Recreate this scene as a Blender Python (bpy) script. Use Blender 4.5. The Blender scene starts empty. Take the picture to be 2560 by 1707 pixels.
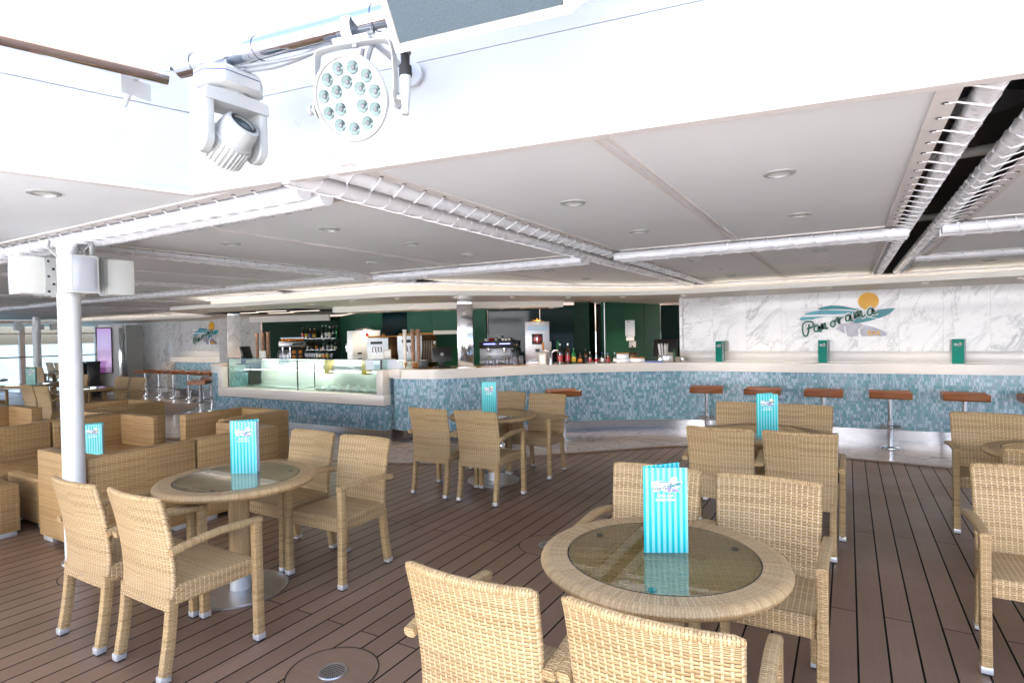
import bpy, bmesh, math, random
from mathutils import Vector, Matrix
random.seed(7)
PI = math.pi; R = math.radians
scene = bpy.context.scene
COL = scene.collection

# ------------------------------------------------------------------ camera
cam_data = bpy.data.cameras.new("camera"); cam = bpy.data.objects.new("camera", cam_data); COL.objects.link(cam)
cam_data.sensor_width = 36.0; cam_data.lens = 20.31; cam_data.clip_start = 0.05; cam_data.clip_end = 20000
rx = Vector((0.86429517, 0.50262752, -0.01895855)); ry = Vector((0.00818329, 0.02363546, 0.99968715)); rz = Vector((0.50291837, -0.86417992, 0.01631487))
mt = Matrix((rx, ry, rz)).transposed().to_4x4(); mt.translation = (0, 0, 1.65)
cam.matrix_world = mt
scene.camera = cam

# ------------------------------------------------------------------ light
SUN_EL, SUN_AZ = 57.0, 18.0          # direction the light comes from (degrees, azimuth from +Y clockwise)
w = bpy.data.worlds.new("World"); scene.world = w; w.use_nodes = True
nt = w.node_tree; nt.nodes.clear()
sky = nt.nodes.new('ShaderNodeTexSky'); sky.sky_type = 'NISHITA'; sky.sun_disc = False
sky.sun_elevation = R(SUN_EL); sky.sun_rotation = R(SUN_AZ); sky.air_density = 0.8; sky.dust_density = 4.0; sky.ozone_density = 1.0
bg = nt.nodes.new('ShaderNodeBackground'); bg.inputs[1].default_value = 0.12
out = nt.nodes.new('ShaderNodeOutputWorld')
nt.links.new(sky.outputs[0], bg.inputs[0]); nt.links.new(bg.outputs[0], out.inputs[0])
sl = bpy.data.lights.new("sun", 'SUN'); sl.energy = 5.0; sl.angle = R(0.6); sl.color = (1.0, 0.975, 0.945)
so = bpy.data.objects.new("sun", sl); COL.objects.link(so)
dv = Vector((math.sin(R(SUN_AZ)) * math.cos(R(SUN_EL)), math.cos(R(SUN_AZ)) * math.cos(R(SUN_EL)), math.sin(R(SUN_EL))))
so.rotation_euler = dv.to_track_quat('Z', 'Y').to_euler()
vs = scene.view_settings; vs.view_transform = 'Standard'; vs.look = 'None'; vs.gamma = 1.0; vs.exposure = 2.9
try:
    scene.cycles.max_bounces = 10; scene.cycles.diffuse_bounces = 5; scene.cycles.glossy_bounces = 4
    scene.cycles.transparent_max_bounces = 16; scene.cycles.caustics_reflective = False; scene.cycles.caustics_refractive = False
    scene.cycles.sample_clamp_indirect = 6.0; scene.cycles.use_denoising = True
except Exception: pass

# ------------------------------------------------------------------ material helpers
class NT:
    def __init__(s, name):
        s.m = bpy.data.materials.new(name); s.m.use_nodes = True; s.t = s.m.node_tree; s.t.nodes.clear()
        s.out = s.t.nodes.new('ShaderNodeOutputMaterial'); s.b = s.t.nodes.new('ShaderNodeBsdfPrincipled')
        s.t.links.new(s.b.outputs[0], s.out.inputs[0])
    def n(s, typ, **kw):
        nd = s.t.nodes.new(typ)
        for k, v in kw.items(): setattr(nd, k, v)
        return nd
    def l(s, a, b): s.t.links.new(a, b)
    def put(s, v, sock):
        if isinstance(v, (int, float)): sock.default_value = v
        elif isinstance(v, tuple):
            sock.default_value = v if len(v) == 4 or sock.type == 'VECTOR' else (*v, 1.0)
        else: s.l(v, sock)
    def mth(s, op, a, b=0.0, c=None):
        nd = s.n('ShaderNodeMath', operation=op); s.put(a, nd.inputs[0]); s.put(b, nd.inputs[1])
        if c is not None: s.put(c, nd.inputs[2])
        return nd.outputs[0]
    def mix(s, f, a, b, blend='MIX'):
        nd = s.n('ShaderNodeMix', data_type='RGBA', blend_type=blend); s.put(f, nd.inputs[0]); s.put(a, nd.inputs[6]); s.put(b, nd.inputs[7]); return nd.outputs[2]
    def obj(s): return s.n('ShaderNodeTexCoord').outputs['Object']
    def gen(s): return s.n('ShaderNodeTexCoord').outputs['Generated']
    def uv(s): return s.n('ShaderNodeTexCoord').outputs['UV']
    def pos(s): return s.n('ShaderNodeNewGeometry').outputs['Position']
    def sep(s, v):
        nd = s.n('ShaderNodeSeparateXYZ'); s.l(v, nd.inputs[0]); return nd.outputs
    def comb(s, x, y, z=0.0):
        nd = s.n('ShaderNodeCombineXYZ'); s.put(x, nd.inputs[0]); s.put(y, nd.inputs[1]); s.put(z, nd.inputs[2]); return nd.outputs[0]
    def noise(s, v, sc, det=3.0, rough=0.55, dist=0.0):
        nd = s.n('ShaderNodeTexNoise'); s.l(v, nd.inputs['Vector']); nd.inputs['Scale'].default_value = sc; nd.inputs['Detail'].default_value = det
        nd.inputs['Roughness'].default_value = rough; nd.inputs['Distortion'].default_value = dist; return nd.outputs[0]
    def white(s, v):
        nd = s.n('ShaderNodeTexWhiteNoise', noise_dimensions='3D'); s.l(v, nd.inputs['Vector']); return nd.outputs[0]
    def ramp(s, f, stops):
        nd = s.n('ShaderNodeValToRGB'); s.l(f, nd.inputs[0]); cr = nd.color_ramp
        while len(cr.elements) < len(stops): cr.elements.new(0.5)
        for e, (p, c) in zip(cr.elements, stops): e.position = p; e.color = (*c, 1) if len(c) == 3 else c
        return nd.outputs[0]
    def scale(s, v, vec):
        nd = s.n('ShaderNodeMapping'); s.l(v, nd.inputs[0]); nd.inputs['Scale'].default_value = vec; return nd.outputs[0]
    def bump(s, h, dist, strength=1.0):
        nd = s.n('ShaderNodeBump'); s.l(h, nd.inputs['Height']); nd.inputs['Distance'].default_value = dist; nd.inputs['Strength'].default_value = strength
        s.l(nd.outputs[0], s.b.inputs['Normal'])
    def col(s, v): s.put(v, s.b.inputs['Base Color'])
    def set(s, **kw):
        for k, v in kw.items(): s.put(v, s.b.inputs[k.replace('_', ' ')])

def paint(name, c, rough=0.45, metal=0.0, var=0.06, nsc=9.0, spec=None, emis=None, es=0.0):
    s = NT(name); v = s.obj()
    n = s.noise(v, nsc, 4.0)
    d = tuple(max(0, x * (1 - var * 1.6)) for x in c); l = tuple(min(1, x * (1 + var)) for x in c)
    s.col(s.ramp(n, [(0.25, d), (0.75, l)]))
    r = s.mth('MULTIPLY_ADD', s.noise(v, nsc * 2.7, 3.0), 0.18 if rough > .2 else .05, rough - (0.09 if rough > .2 else .02))
    s.set(Roughness=r, Metallic=metal)
    if spec is not None: s.set(Specular_IOR_Level=spec)
    if emis: s.set(Emission_Color=emis, Emission_Strength=es)
    return s.m

def glow(name, c, st):
    s = NT(name); s.col((0.8, 0.8, 0.8)); s.set(Emission_Color=c, Emission_Strength=st, Roughness=0.6); return s.m

def clear_glass(name, tint, edge=0.06, rough=0.0, base=0.06):
    s = NT(name); s.t.nodes.remove(s.b)
    tr = s.n('ShaderNodeBsdfTransparent'); tr.inputs[0].default_value = (*tint, 1)
    gl = s.n('ShaderNodeBsdfGlossy'); gl.inputs[0].default_value = (1, 1, 1, 1); gl.inputs['Roughness'].default_value = rough
    lw = s.n('ShaderNodeFresnel'); lw.inputs[0].default_value = 1.5
    mx = s.n('ShaderNodeMixShader'); bf = s.n('ShaderNodeNewGeometry').outputs['Backfacing']; s.l(s.mth('MULTIPLY', s.mth('MINIMUM', s.mth('MULTIPLY_ADD', lw.outputs[0], 1.3, base - 0.04), 1.0), s.mth('SUBTRACT', 1.0, bf)), mx.inputs[0]); s.l(tr.outputs[0], mx.inputs[1]); s.l(gl.outputs[0], mx.inputs[2])
    s.l(mx.outputs[0], s.out.inputs[0]); return s.m

def wicker(name, P, Q, tones, gap, bumpd=0.004, stake=None, stake_amt=0.62):
    """over-under weave from the metre-scaled UVs: P stake pitch, Q strand pitch"""
    s = NT(name); u, v, _ = s.sep(s.uv())
    wob = s.mth('MULTIPLY_ADD', s.noise(s.obj(), 14.0, 2.0), Q * 0.9, 0.0)
    v = s.mth('ADD', v, wob)
    U = s.mth('DIVIDE', u, P); V = s.mth('DIVIDE', v, Q)
    row = s.mth('FLOOR', V); fv = s.mth('FRACT', V)
    t = s.mth('MULTIPLY_ADD', fv, 2.0, -1.0); prof = s.mth('SUBTRACT', 1.0, s.mth('POWER', s.mth('ABSOLUTE', t), 2.6))
    wave = s.mth('COSINE', s.mth('MULTIPLY', s.mth('ADD', U, row), PI))
    wv = s.mth('MAXIMUM', s.mth('MINIMUM', s.mth('MULTIPLY_ADD', wave, 1.5, 0.45), 1.0), -1.0)
    hs = s.mth('MULTIPLY', prof, s.mth('MULTIPLY_ADD', wv, 0.38, 0.60))
    fu = s.mth('FRACT', s.mth('ADD', U, 0.5)); tu = s.mth('ABSOLUTE', s.mth('MULTIPLY_ADD', fu, 2.0, -1.0))
    st = s.mth('MULTIPLY', s.mth('SUBTRACT', 1.0, s.mth('SMOOTH_MIN', 1.0, s.mth('POWER', s.mth('MULTIPLY', tu, 2.2), 2.0), 0.1)), stake_amt)
    h = s.mth('MAXIMUM', hs, st)
    isst = s.mth('GREATER_THAN', st, hs)
    rnd = s.white(s.comb(row, s.mth('FLOOR', s.mth('DIVIDE', u, 1.3)), 3.0))
    big = s.noise(s.obj(), 5.0, 3.0)
    lonoise = s.noise(s.scale(s.uv(), (6.0, 220.0, 1.0)), 1.0, 2.0)
    f = s.mth('MULTIPLY_ADD', rnd, 0.45, s.mth('MULTIPLY_ADD', lonoise, 0.45, s.mth('MULTIPLY_ADD', big, 0.3, -0.1)))
    c = s.ramp(f, [(0.2, tones[0]), (0.5, tones[1]), (0.85, tones[2])])
    if stake: c = s.mix(s.mth('MULTIPLY', isst, 0.55), c, stake)
    dark = s.mth('SMOOTH_MAX', 0.0, s.mth('MINIMUM', s.mth('MULTIPLY', s.mth('ADD', h, -0.06), 3.2), 1.0), 0.05)
    c = s.mix(dark, gap, c)
    oi = s.n('ShaderNodeObjectInfo').outputs['Random']; vv_ = s.mth('MULTIPLY_ADD', oi, 0.14, 0.90); c = s.mix(1.0, c, s.comb(vv_, s.mth('MULTIPLY', vv_, 0.995), s.mth('MULTIPLY', vv_, 0.985)), 'MULTIPLY')
    s.col(c); s.set(Roughness=0.42, Specular_IOR_Level=0.45)
    s.bump(h, bumpd, 0.9)
    return s.m

def marble(name, panel=None, base=(0.80, 0.775, 0.75), vein=(0.36, 0.35, 0.36), rough=0.06, tile=None, sc=1.0):
    s = NT(name); v = s.pos(); x, y, z = s.sep(v)
    if panel:
        idx = s.mth('FLOOR', s.mth('DIVIDE', s.mth('ADD', x, panel[1]), panel[0]))
        vv = s.comb(s.mth('MULTIPLY_ADD', idx, 7.31, x), s.mth('MULTIPLY_ADD', idx, 3.7, y), s.mth('MULTIPLY_ADD', idx, 5.13, z))
    elif tile:
        ix = s.mth('FLOOR', s.mth('DIVIDE', x, tile)); iy = s.mth('FLOOR', s.mth('DIVIDE', y, tile))
        vv = s.comb(s.mth('MULTIPLY_ADD', ix, 4.31, x), s.mth('MULTIPLY_ADD', iy, 6.7, y), s.mth('ADD', ix, iy))
    else: vv = v
    wv = s.n('ShaderNodeTexNoise'); s.l(vv, wv.inputs[0]); wv.inputs['Scale'].default_value = 1.1 * sc; wv.inputs['Detail'].default_value = 5
    r0 = s.n('ShaderNodeMapping'); s.l(vv, r0.inputs[0]); r0.inputs['Rotation'].default_value = (0.25, -0.62, 0.35)
    rot = s.n('ShaderNodeMapping'); s.l(r0.outputs[0], rot.inputs[0]); rot.inputs['Scale'].default_value = (2.1 * sc, 2.1 * sc, 0.75 * sc)
    n1 = s.noise(rot.outputs[0], 1.0, 7.0, 0.62, 1.1)
    e = s.mth('ABSOLUTE', s.mth('SUBTRACT', n1, 0.5))
    v1 = s.mth('SUBTRACT', 1.0, s.mth('MINIMUM', s.mth('MULTIPLY', e, 34.0), 1.0))
    n2 = s.noise(rot.outputs[0], 2.7, 6.0, 0.6, 0.8); v2 = s.mth('SUBTRACT', 1.0, s.mth('MINIMUM', s.mth('MULTIPLY', s.mth('ABSOLUTE', s.mth('SUBTRACT', n2, 0.47)), 40.0), 1.0))
    m = s.mth('MULTIPLY', s.mth('POWER', s.noise(vv, 1.3 * sc, 3.0), 1.5), 2.1)
    f = s.mth('MINIMUM', s.mth('MULTIPLY', s.mth('MULTIPLY_ADD', v2, 0.35, s.mth('MULTIPLY', v1, 0.75)), m), 0.85)
    cloud = s.mix(s.noise(vv, 1.8, 3.0), tuple(b * 0.9 for b in base), base)
    c = s.mix(f, cloud, vein)
    g = None
    if panel: g = s.mth('MINIMUM', s.mth('MULTIPLY', s.mth('PINGPONG', s.mth('ADD', x, panel[1]), panel[0] / 2), 400.0), 1.0)
    if tile:
        gx = s.mth('PINGPONG', x, tile / 2); gy = s.mth('PINGPONG', y, tile / 2); g = s.mth('MINIMUM', s.mth('MULTIPLY', s.mth('MINIMUM', gx, gy), 350.0), 1.0)
    if g is not None: c = s.mix(g, (0.2, 0.18, 0.17), c)
    s.col(c); s.set(Roughness=s.mth('MULTIPLY_ADD', f, 0.1, rough)); return s.m

def deck_mat():
    s = NT('deck_boards'); x, y, z = s.sep(s.pos()); W = 0.1331
    xs = s.mth('DIVIDE', s.mth('SUBTRACT', x, 0.03), W); i = s.mth('FLOOR', xs); fx = s.mth('FRACT', xs)
    dx = s.mth('MULTIPLY', s.mth('MINIMUM', fx, s.mth('SUBTRACT', 1.0, fx)), W)
    seam = s.mth('LESS_THAN', dx, 0.0048)
    odd = s.mth('MODULO', s.mth('ABSOLUTE', i), 2.0)
    yy = s.mth('SUBTRACT', y, s.mth('MULTIPLY_ADD', odd, 1.52, 2.327))
    dy = s.mth('PINGPONG', yy, 3.04 / 1.0 / 2 * 1.0)
    jf = s.mth('FRACT', s.mth('DIVIDE', yy, 3.04)); jd = s.mth('MULTIPLY', s.mth('MINIMUM', jf, s.mth('SUBTRACT', 1.0, jf)), 3.04)
    joint = s.mth('LESS_THAN', jd, 0.003)
    ji = s.mth('FLOOR', s.mth('DIVIDE', yy, 3.04))
    rnd = s.white(s.comb(i, ji, 1.0))
    g = s.noise(s.scale(s.comb(x, y, rnd), (90.0, 3.0, 5.0)), 1.0, 4.0, 0.6)
    blot = s.noise(s.pos(), 1.7, 4.0, 0.6)
    st2 = s.noise(s.scale(s.pos(), (1.0, .45, 1.0)), .55, 5.0, 0.65)
    f = s.mth('MULTIPLY_ADD', rnd, 0.24, s.mth('MULTIPLY_ADD', g, 0.30, s.mth('MULTIPLY_ADD', st2, 0.35, s.mth('MULTIPLY_ADD', blot, 0.25, 0.0))))
    c = s.ramp(f, [(0.25, (0.160, 0.093, 0.058)), (0.6, (0.245, 0.152, 0.101)), (0.9, (0.325, 0.212, 0.150))])
    sm = s.mth('MAXIMUM', seam, joint)
    s.col(s.mix(sm, c, (0.006, 0.006, 0.006)))
    s.set(Roughness=s.mth('MULTIPLY_ADD', s.noise(s.pos(), 1.2, 5.0, 0.65), 0.55, 0.10), Specular_IOR_Level=s.mth('MULTIPLY_ADD', sm, -0.4, 0.42))
    s.bump(s.mth('SUBTRACT', s.mth('MULTIPLY', g, 0.15), sm), 0.002, 0.6)
    return s.m

def mosaic_mat():
    s = NT('mosaic_tile'); u, v, _ = s.sep(s.uv()); H = 0.0485; Wd = 0.042
    row = s.mth('FLOOR', s.mth('DIVIDE', v, H)); fv = s.mth('MULTIPLY', s.mth('FRACT', s.mth('DIVIDE', v, H)), H)
    off = s.white(s.comb(row, 1.0, 2.0))
    U = s.mth('ADD', s.mth('DIVIDE', u, Wd), s.mth('MULTIPLY', off, 3.7)); ci = s.mth('FLOOR', U); fu = s.mth('FRACT', U)
    r1 = s.white(s.comb(ci, row, 5.0)); wide = s.mth('LESS_THAN', r1, 0.42)
    n3 = s.mth('MULTIPLY_ADD', wide, -2.0, 3.0)
    sub = s.mth('MULTIPLY', fu, n3); si = s.mth('FLOOR', sub); fs = s.mth('FRACT', sub)
    wtile = s.mth('DIVIDE', Wd, n3)
    dx = s.mth('MULTIPLY', s.mth('MINIMUM', fs, s.mth('SUBTRACT', 1.0, fs)), wtile)
    dyv = s.mth('MINIMUM', fv, s.mth('SUBTRACT', H, fv))
    tile = s.mth('MINIMUM', s.mth('MULTIPLY', s.mth('MINIMUM', dx, dyv), 900.0), 1.0)
    r2 = s.white(s.comb(s.mth('MULTIPLY_ADD', si, 0.37, ci), row, 9.0))
    cn = s.ramp(r2, [(0.0, (0.36, 0.53, 0.66)), (0.5, (0.42, 0.58, 0.70)), (0.55, (0.15, 0.33, 0.42)), (0.76, (0.19, 0.36, 0.43)), (0.78, (0.24, 0.34, 0.46))])
    cw = s.ramp(r2, [(0.0, (0.13, 0.31, 0.38)), (0.6, (0.17, 0.35, 0.42)), (0.62, (0.20, 0.30, 0.42)), (1.0, (0.26, 0.42, 0.52))])
    c = s.mix(wide, cn, cw)
    s.col(s.mix(tile, (0.38, 0.50, 0.58), c)); s.set(Roughness=s.mth('MULTIPLY_ADD', r2, 0.1, 0.12)); s.bump(tile, 0.0015, 0.5); return s.m

def stripes_mat(name, c1, c2, pitch):
    s = NT(name); u, v, _ = s.sep(s.uv()); f = s.mth('GREATER_THAN', s.mth('FRACT', s.mth('DIVIDE', u, pitch)), 0.5)
    s.col(s.mix(f, c1, c2)); s.set(Roughness=0.22); return s.m

def wood_mat(name, a, b, axis=0, rough=0.3):
    s = NT(name); sc = [12.0, 12.0, 12.0]; sc[axis] = 1.2
    n = s.noise(s.scale(s.obj(), tuple(sc)), 1.5, 5.0, 0.6, 0.6); s.col(s.ramp(n, [(0.3, a), (0.7, b)])); s.set(Roughness=rough); return s.m

def perforated(name, base, hole, pitch, rr=0.3, rough=0.4, metal=0.0):
    s = NT(name); u, v, _ = s.sep(s.uv())
    fx = s.mth('SUBTRACT', s.mth('FRACT', s.mth('DIVIDE', u, pitch)), 0.5)
    fy = s.mth('SUBTRACT', s.mth('FRACT', s.mth('DIVIDE', v, pitch)), 0.5)
    d = s.mth('SQRT', s.mth('ADD', s.mth('MULTIPLY', fx, fx), s.mth('MULTIPLY', fy, fy)))
    s.col(s.mix(s.mth('LESS_THAN', d, rr), base, hole)); s.set(Roughness=rough, Metallic=metal); return s.m

def screen_mat():
    s = NT('screen_picture'); x, y, z = s.sep(s.gen())
    c = s.ramp(z, [(0.0, (0.05, 0.02, 0.12)), (0.12, (0.10, 0.03, 0.18)), (0.13, (0.55, 0.30, 0.75)), (0.30, (0.62, 0.38, 0.85)), (0.38, (0.25, 0.12, 0.55)), (0.50, (0.12, 0.10, 0.42)), (0.51, (0.30, 0.22, 0.75)), (0.78, (0.28, 0.35, 0.85)), (1.0, (0.45, 0.22, 0.80))])
    n = s.noise(s.scale(s.obj(), (5, 5, 9)), 1.0, 3.0)
    c = s.mix(s.mth('MULTIPLY', n, 0.5), c, (0.9, 0.35, 0.8))
    s.col((0.02, 0.02, 0.02)); s.set(Emission_Color=c, Emission_Strength=0.08, Roughness=0.15); return s.m

TONES = [(0.40, 0.26, 0.12), (0.52, 0.35, 0.17), (0.62, 0.445, 0.24)]
M = dict(
    wickin=wicker('wicker_table_centre', 0.034, 0.022, [(0.40, 0.27, 0.13), (0.50, 0.35, 0.18), (0.60, 0.43, 0.24)], (0.05, 0.028, 0.012), 0.006),
    wick=wicker('wicker_chair', 0.0235, 0.0108, TONES, (0.07, 0.035, 0.014), 0.005, (0.72, 0.56, 0.37), 0.52),
    wickleg=wicker('wicker_leg', 0.016, 0.0100, TONES, (0.09, 0.045, 0.018), 0.004),
    wickrim=wicker('wicker_rim', 0.012, 0.0115, [(0.50, 0.32, 0.15), (0.60, 0.40, 0.20), (0.68, 0.48, 0.27)], (0.30, 0.18, 0.08), 0.002),
    wickflat=wicker('wicker_table', 0.020, 0.013, [(0.42, 0.27, 0.13), (0.52, 0.35, 0.18), (0.60, 0.42, 0.24)], (0.12, 0.06, 0.025), 0.003),
    wicksofa=wicker('wicker_sofa', 0.036, 0.0115, [(0.44, 0.26, 0.11), (0.56, 0.35, 0.155), (0.66, 0.44, 0.22)], (0.065, 0.030, 0.010), 0.006),
    steel=paint('brushed_steel', (0.58, 0.58, 0.60), 0.34, 1.0, 0.05, 20),
    chrome=paint('polished_chrome', (0.80, 0.80, 0.82), 0.06, 1.0, 0.02, 6),
    mirror=paint('mirror_steel', (0.78, 0.78, 0.80), 0.09, 1.0, 0.03, 3),
    darksteel=paint('dark_metal', (0.10, 0.10, 0.11), 0.35, 0.8, 0.1, 15),
    alu=paint('aluminium', (0.66, 0.67, 0.70), 0.42, 0.55, 0.05, 25),
    rubber=paint('black_rubber', (0.012, 0.012, 0.013), 0.7, 0, 0.1, 20),
    black=paint('black_plastic', (0.018, 0.018, 0.020), 0.3, 0, 0.1, 20),
    greyp=paint('grey_plastic', (0.16, 0.17, 0.19), 0.45, 0, 0.08, 8),
    white=paint('white_paint', (0.80, 0.80, 0.81), 0.35, 0, 0.02, 3),
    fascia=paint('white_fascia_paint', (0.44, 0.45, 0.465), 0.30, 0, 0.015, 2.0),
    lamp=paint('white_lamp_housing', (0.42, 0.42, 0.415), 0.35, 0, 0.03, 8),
    speaker=paint('speaker_plastic', (0.72, 0.72, 0.69), 0.5, 0, 0.03, 8),
    canvas=paint('ceiling_canvas', (0.80, 0.815, 0.835), 0.62, 0, 0.03, 1.1),
    strip=paint('canvas_hem', (0.72, 0.68, 0.66), 0.6, 0, 0.04, 4),
    tube=paint('ceiling_tube', (0.82, 0.81, 0.84), 0.28, 0, 0.03, 3),
    rope=paint('lacing_cord', (0.84, 0.82, 0.85), 0.5, 0, 0.04, 10),
    void=paint('ceiling_void', (0.12, 0.095, 0.085), 0.8, 0, 0.15, 2),
    cream=paint('cream_panel', (0.72, 0.68, 0.62), 0.45, 0, 0.02, 3),
    corian=paint('white_counter', (0.74, 0.71, 0.68), 0.22, 0, 0.02, 4),
    bwood=wood_mat('counter_wood', (0.42, 0.22, 0.09), (0.60, 0.36, 0.17), 0, 0.15),
    teak=wood_mat('stool_teak', (0.19, 0.055, 0.012), (0.36, 0.115, 0.028), 0, 0.28),
    deck=deck_mat(), border=wood_mat('deck_border', (0.20, 0.122, 0.08), (0.27, 0.172, 0.118), 0, 0.4),
    bouncedeck=paint('pale_bounce_deck', (0.56, 0.58, 0.60), 0.5, 0, 0.06, 1),
    seam=paint('deck_caulk', (0.008, 0.008, 0.008), 0.6, 0, 0.1, 9),
    marw=marble('marble_wall', panel=(0.51, 2.43), base=(0.66, 0.65, 0.645), vein=(0.24, 0.24, 0.25)), marf=marble('marble_floor', base=(0.46, 0.385, 0.355), vein=(0.15, 0.14, 0.15), rough=0.16, tile=0.61, sc=0.9),
    marc=marble('marble_column', rough=0.05, sc=2.2),
    mosaic=mosaic_mat(),
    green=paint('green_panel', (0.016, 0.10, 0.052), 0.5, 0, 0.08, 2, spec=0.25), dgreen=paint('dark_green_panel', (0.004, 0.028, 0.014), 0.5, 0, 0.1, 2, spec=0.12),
    dglass=paint('dark_green_glass', (0.003, 0.016, 0.016), 0.04, 0, 0.02, 2, spec=0.22),
    tglass=clear_glass('table_glass', (0.90, 0.89, 0.80), base=0.06), cglass=clear_glass('case_glass', (0.86, 0.95, 0.92), base=0.07),
    wglass=clear_glass('window_glass', (0.93, 0.95, 0.95), base=0.04), lens=paint('lamp_lens', (0.085, 0.115, 0.11), 0.10, 0.8, 0.1, 20),
    lensd=paint('lamp_lens_dark', (0.02, 0.05, 0.06), 0.04, 0.0, 0.1, 10, spec=1.0),
    cyan=stripes_mat('menu_cyan_stripes', (0.010, 0.50, 0.52), (0.24, 0.70, 0.72), 0.0225), teal=stripes_mat('menu_green_stripes', (0.005, 0.24, 0.18), (0.015, 0.34, 0.27), 0.0225),
    paper=paint('menu_paper', (0.62, 0.58, 0.66), 0.5, 0, 0.03, 40), pwhite=paint('white_print', (0.86, 0.86, 0.86), 0.3, 0, 0.01, 5),
    ink=paint('blue_green_ink', (0.005, 0.07, 0.09), 0.3, 0, 0.05, 5), lilac=paint('lilac_print', (0.22, 0.22, 0.42), 0.3, 0, 0.03, 5), pale=paint('pale_blue_print', (0.48, 0.66, 0.82), 0.3, 0, 0.03, 5),
    sunp=paint('pale_sun_print', (0.90, 0.84, 0.52), 0.3, 0, 0.02, 5),
    s_yel=paint('yellow_acrylic', (0.72, 0.36, 0.006), 0.2, 0, 0.03, 5, spec=0.2), s_teal=paint('teal_acrylic', (0.01, 0.22, 0.25), 0.2, 0, 0.05, 5, spec=0.2),
    s_cyan=paint('light_teal_acrylic', (0.06, 0.34, 0.42), 0.2, 0, 0.05, 5, spec=0.2), s_grn=paint('green_acrylic', (0.012, 0.13, 0.085), 0.2, 0, 0.05, 5, spec=0.2),
    grille=perforated('speaker_grille', (0.62, 0.64, 0.70), (0.30, 0.32, 0.36), 0.004, 0.25, 0.6), bgrille=paint('grey_grille_cloth', (0.075, 0.10, 0.12), 0.85, 0, 0.3, 420),
    drain=perforated('drain_grate_metal', (0.50, 0.51, 0.54), (0.01, 0.01, 0.012), 0.014, 0.33, 0.3, 0.9),
    cable=paint('grey_cable', (0.22, 0.23, 0.25), 0.5, 0, 0.05, 8), orange=paint('orange_peel', (0.85, 0.28, 0.03), 0.4, 0, 0.1, 30),
    warm=glow('warm_light', (1.0, 0.84, 0.68), 0.6), warmlow=glow('cove_light', (1.0, 0.90, 0.80), 1.3), cool=glow('cool_light', (1.0, 0.97, 0.9), 0.7), blue=glow('blue_led', (0.1, 0.12, 1.0), 2.0),
    off=paint('lamp_diffuser', (0.82, 0.82, 0.80), 0.4, 0, 0.02, 4), ring=paint('lamp_ring', (0.42, 0.42, 0.41), 0.35, 0.3, 0.03, 5),
    swoosh=paint('grey_mirror_acrylic', (0.22, 0.20, 0.27), 0.15, 0.0, 0.25, 6), kick=paint('kick_steel', (0.50, 0.50, 0.52), 0.22, 1.0, 0.05, 3),
    screen=screen_mat(), sea=paint('sea_water', (0.03, 0.09, 0.12), 0.15, 0, 0.2, 0.05), pink=paint('window_frame_paint', (0.62, 0.50, 0.43), 0.4, 0, 0.03, 3),
    rail=wood_mat('handrail_wood', (0.12, 0.04, 0.02), (0.2, 0.07, 0.03), 1, 0.35),
    skin=paint('skin', (0.30, 0.16, 0.10), 0.5, 0, 0.05, 10), hair=paint('dark_hair', (0.012, 0.009, 0.008), 0.6, 0, 0.2, 60), shirt=paint('blue_shirt', (0.13, 0.20, 0.32), 0.8, 0, 0.08, 14), trouser=paint('dark_trousers', (0.02, 0.022, 0.03), 0.8, 0, 0.1, 14),
    cup=paint('paper_cup', (0.36, 0.20, 0.13), 0.5, 0, 0.6, 45), cupw=paint('white_cup', (0.75, 0.72, 0.68), 0.4, 0, 0.05, 30), porc=paint('porcelain', (0.74, 0.70, 0.64), 0.2, 0, 0.02, 10),
    red=paint('red_liquid', (0.45, 0.02, 0.02), 0.15, 0, 0.2, 20), brown=paint('brown_steel', (0.10, 0.055, 0.02), 0.22, 0.7, 0.15, 4), amber=paint('amber_lid', (0.50, 0.24, 0.05), 0.2, 0.4, 0.15, 10),
    yel=paint('yellow_label', (0.75, 0.50, 0.04), 0.4, 0, 0.05, 10), gbot=paint('green_bottle_glass', (0.02, 0.22, 0.06), 0.06, 0, 0.1, 10), bbot=paint('brown_bottle_glass', (0.07, 0.025, 0.01), 0.06, 0, 0.1, 10),
    wbot=clear_glass('clear_bottle_glass', (0.72, 0.76, 0.76), base=0.12), blab=paint('blue_label', (0.04, 0.10, 0.40), 0.4, 0, 0.05, 10), pbag=clear_glass('plastic_bag', (0.8, 0.8, 0.84), base=0.2, rough=0.2),
    mgrey=paint('grey_mortar_panel', (0.30, 0.31, 0.31), 0.3, 0.2, 0.1, 3), tblue=paint('blue_tray', (0.10, 0.14, 0.45), 0.4, 0, 0.05, 10),
)

# ------------------------------------------------------------------ mesh helpers
def catmull(pts, n=6, closed=False):
    P = [Vector(p) for p in pts]; out = []; N = len(P)
    for i in range(N if closed else N - 1):
        p0 = P[(i - 1) % N] if closed or i > 0 else P[0] * 2 - P[1]
        p1 = P[i]; p2 = P[(i + 1) % N]
        p3 = P[(i + 2) % N] if closed or i + 2 < N else P[-1] * 2 - P[-2]
        for k in range(n):
            t = k / n
            out.append(0.5 * ((2 * p1) + (-p0 + p2) * t + (2 * p0 - 5 * p1 + 4 * p2 - p3) * t * t + (-p0 + 3 * p1 - 3 * p2 + p3) * t ** 3))
    if not closed: out.append(P[-1])
    return out

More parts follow.
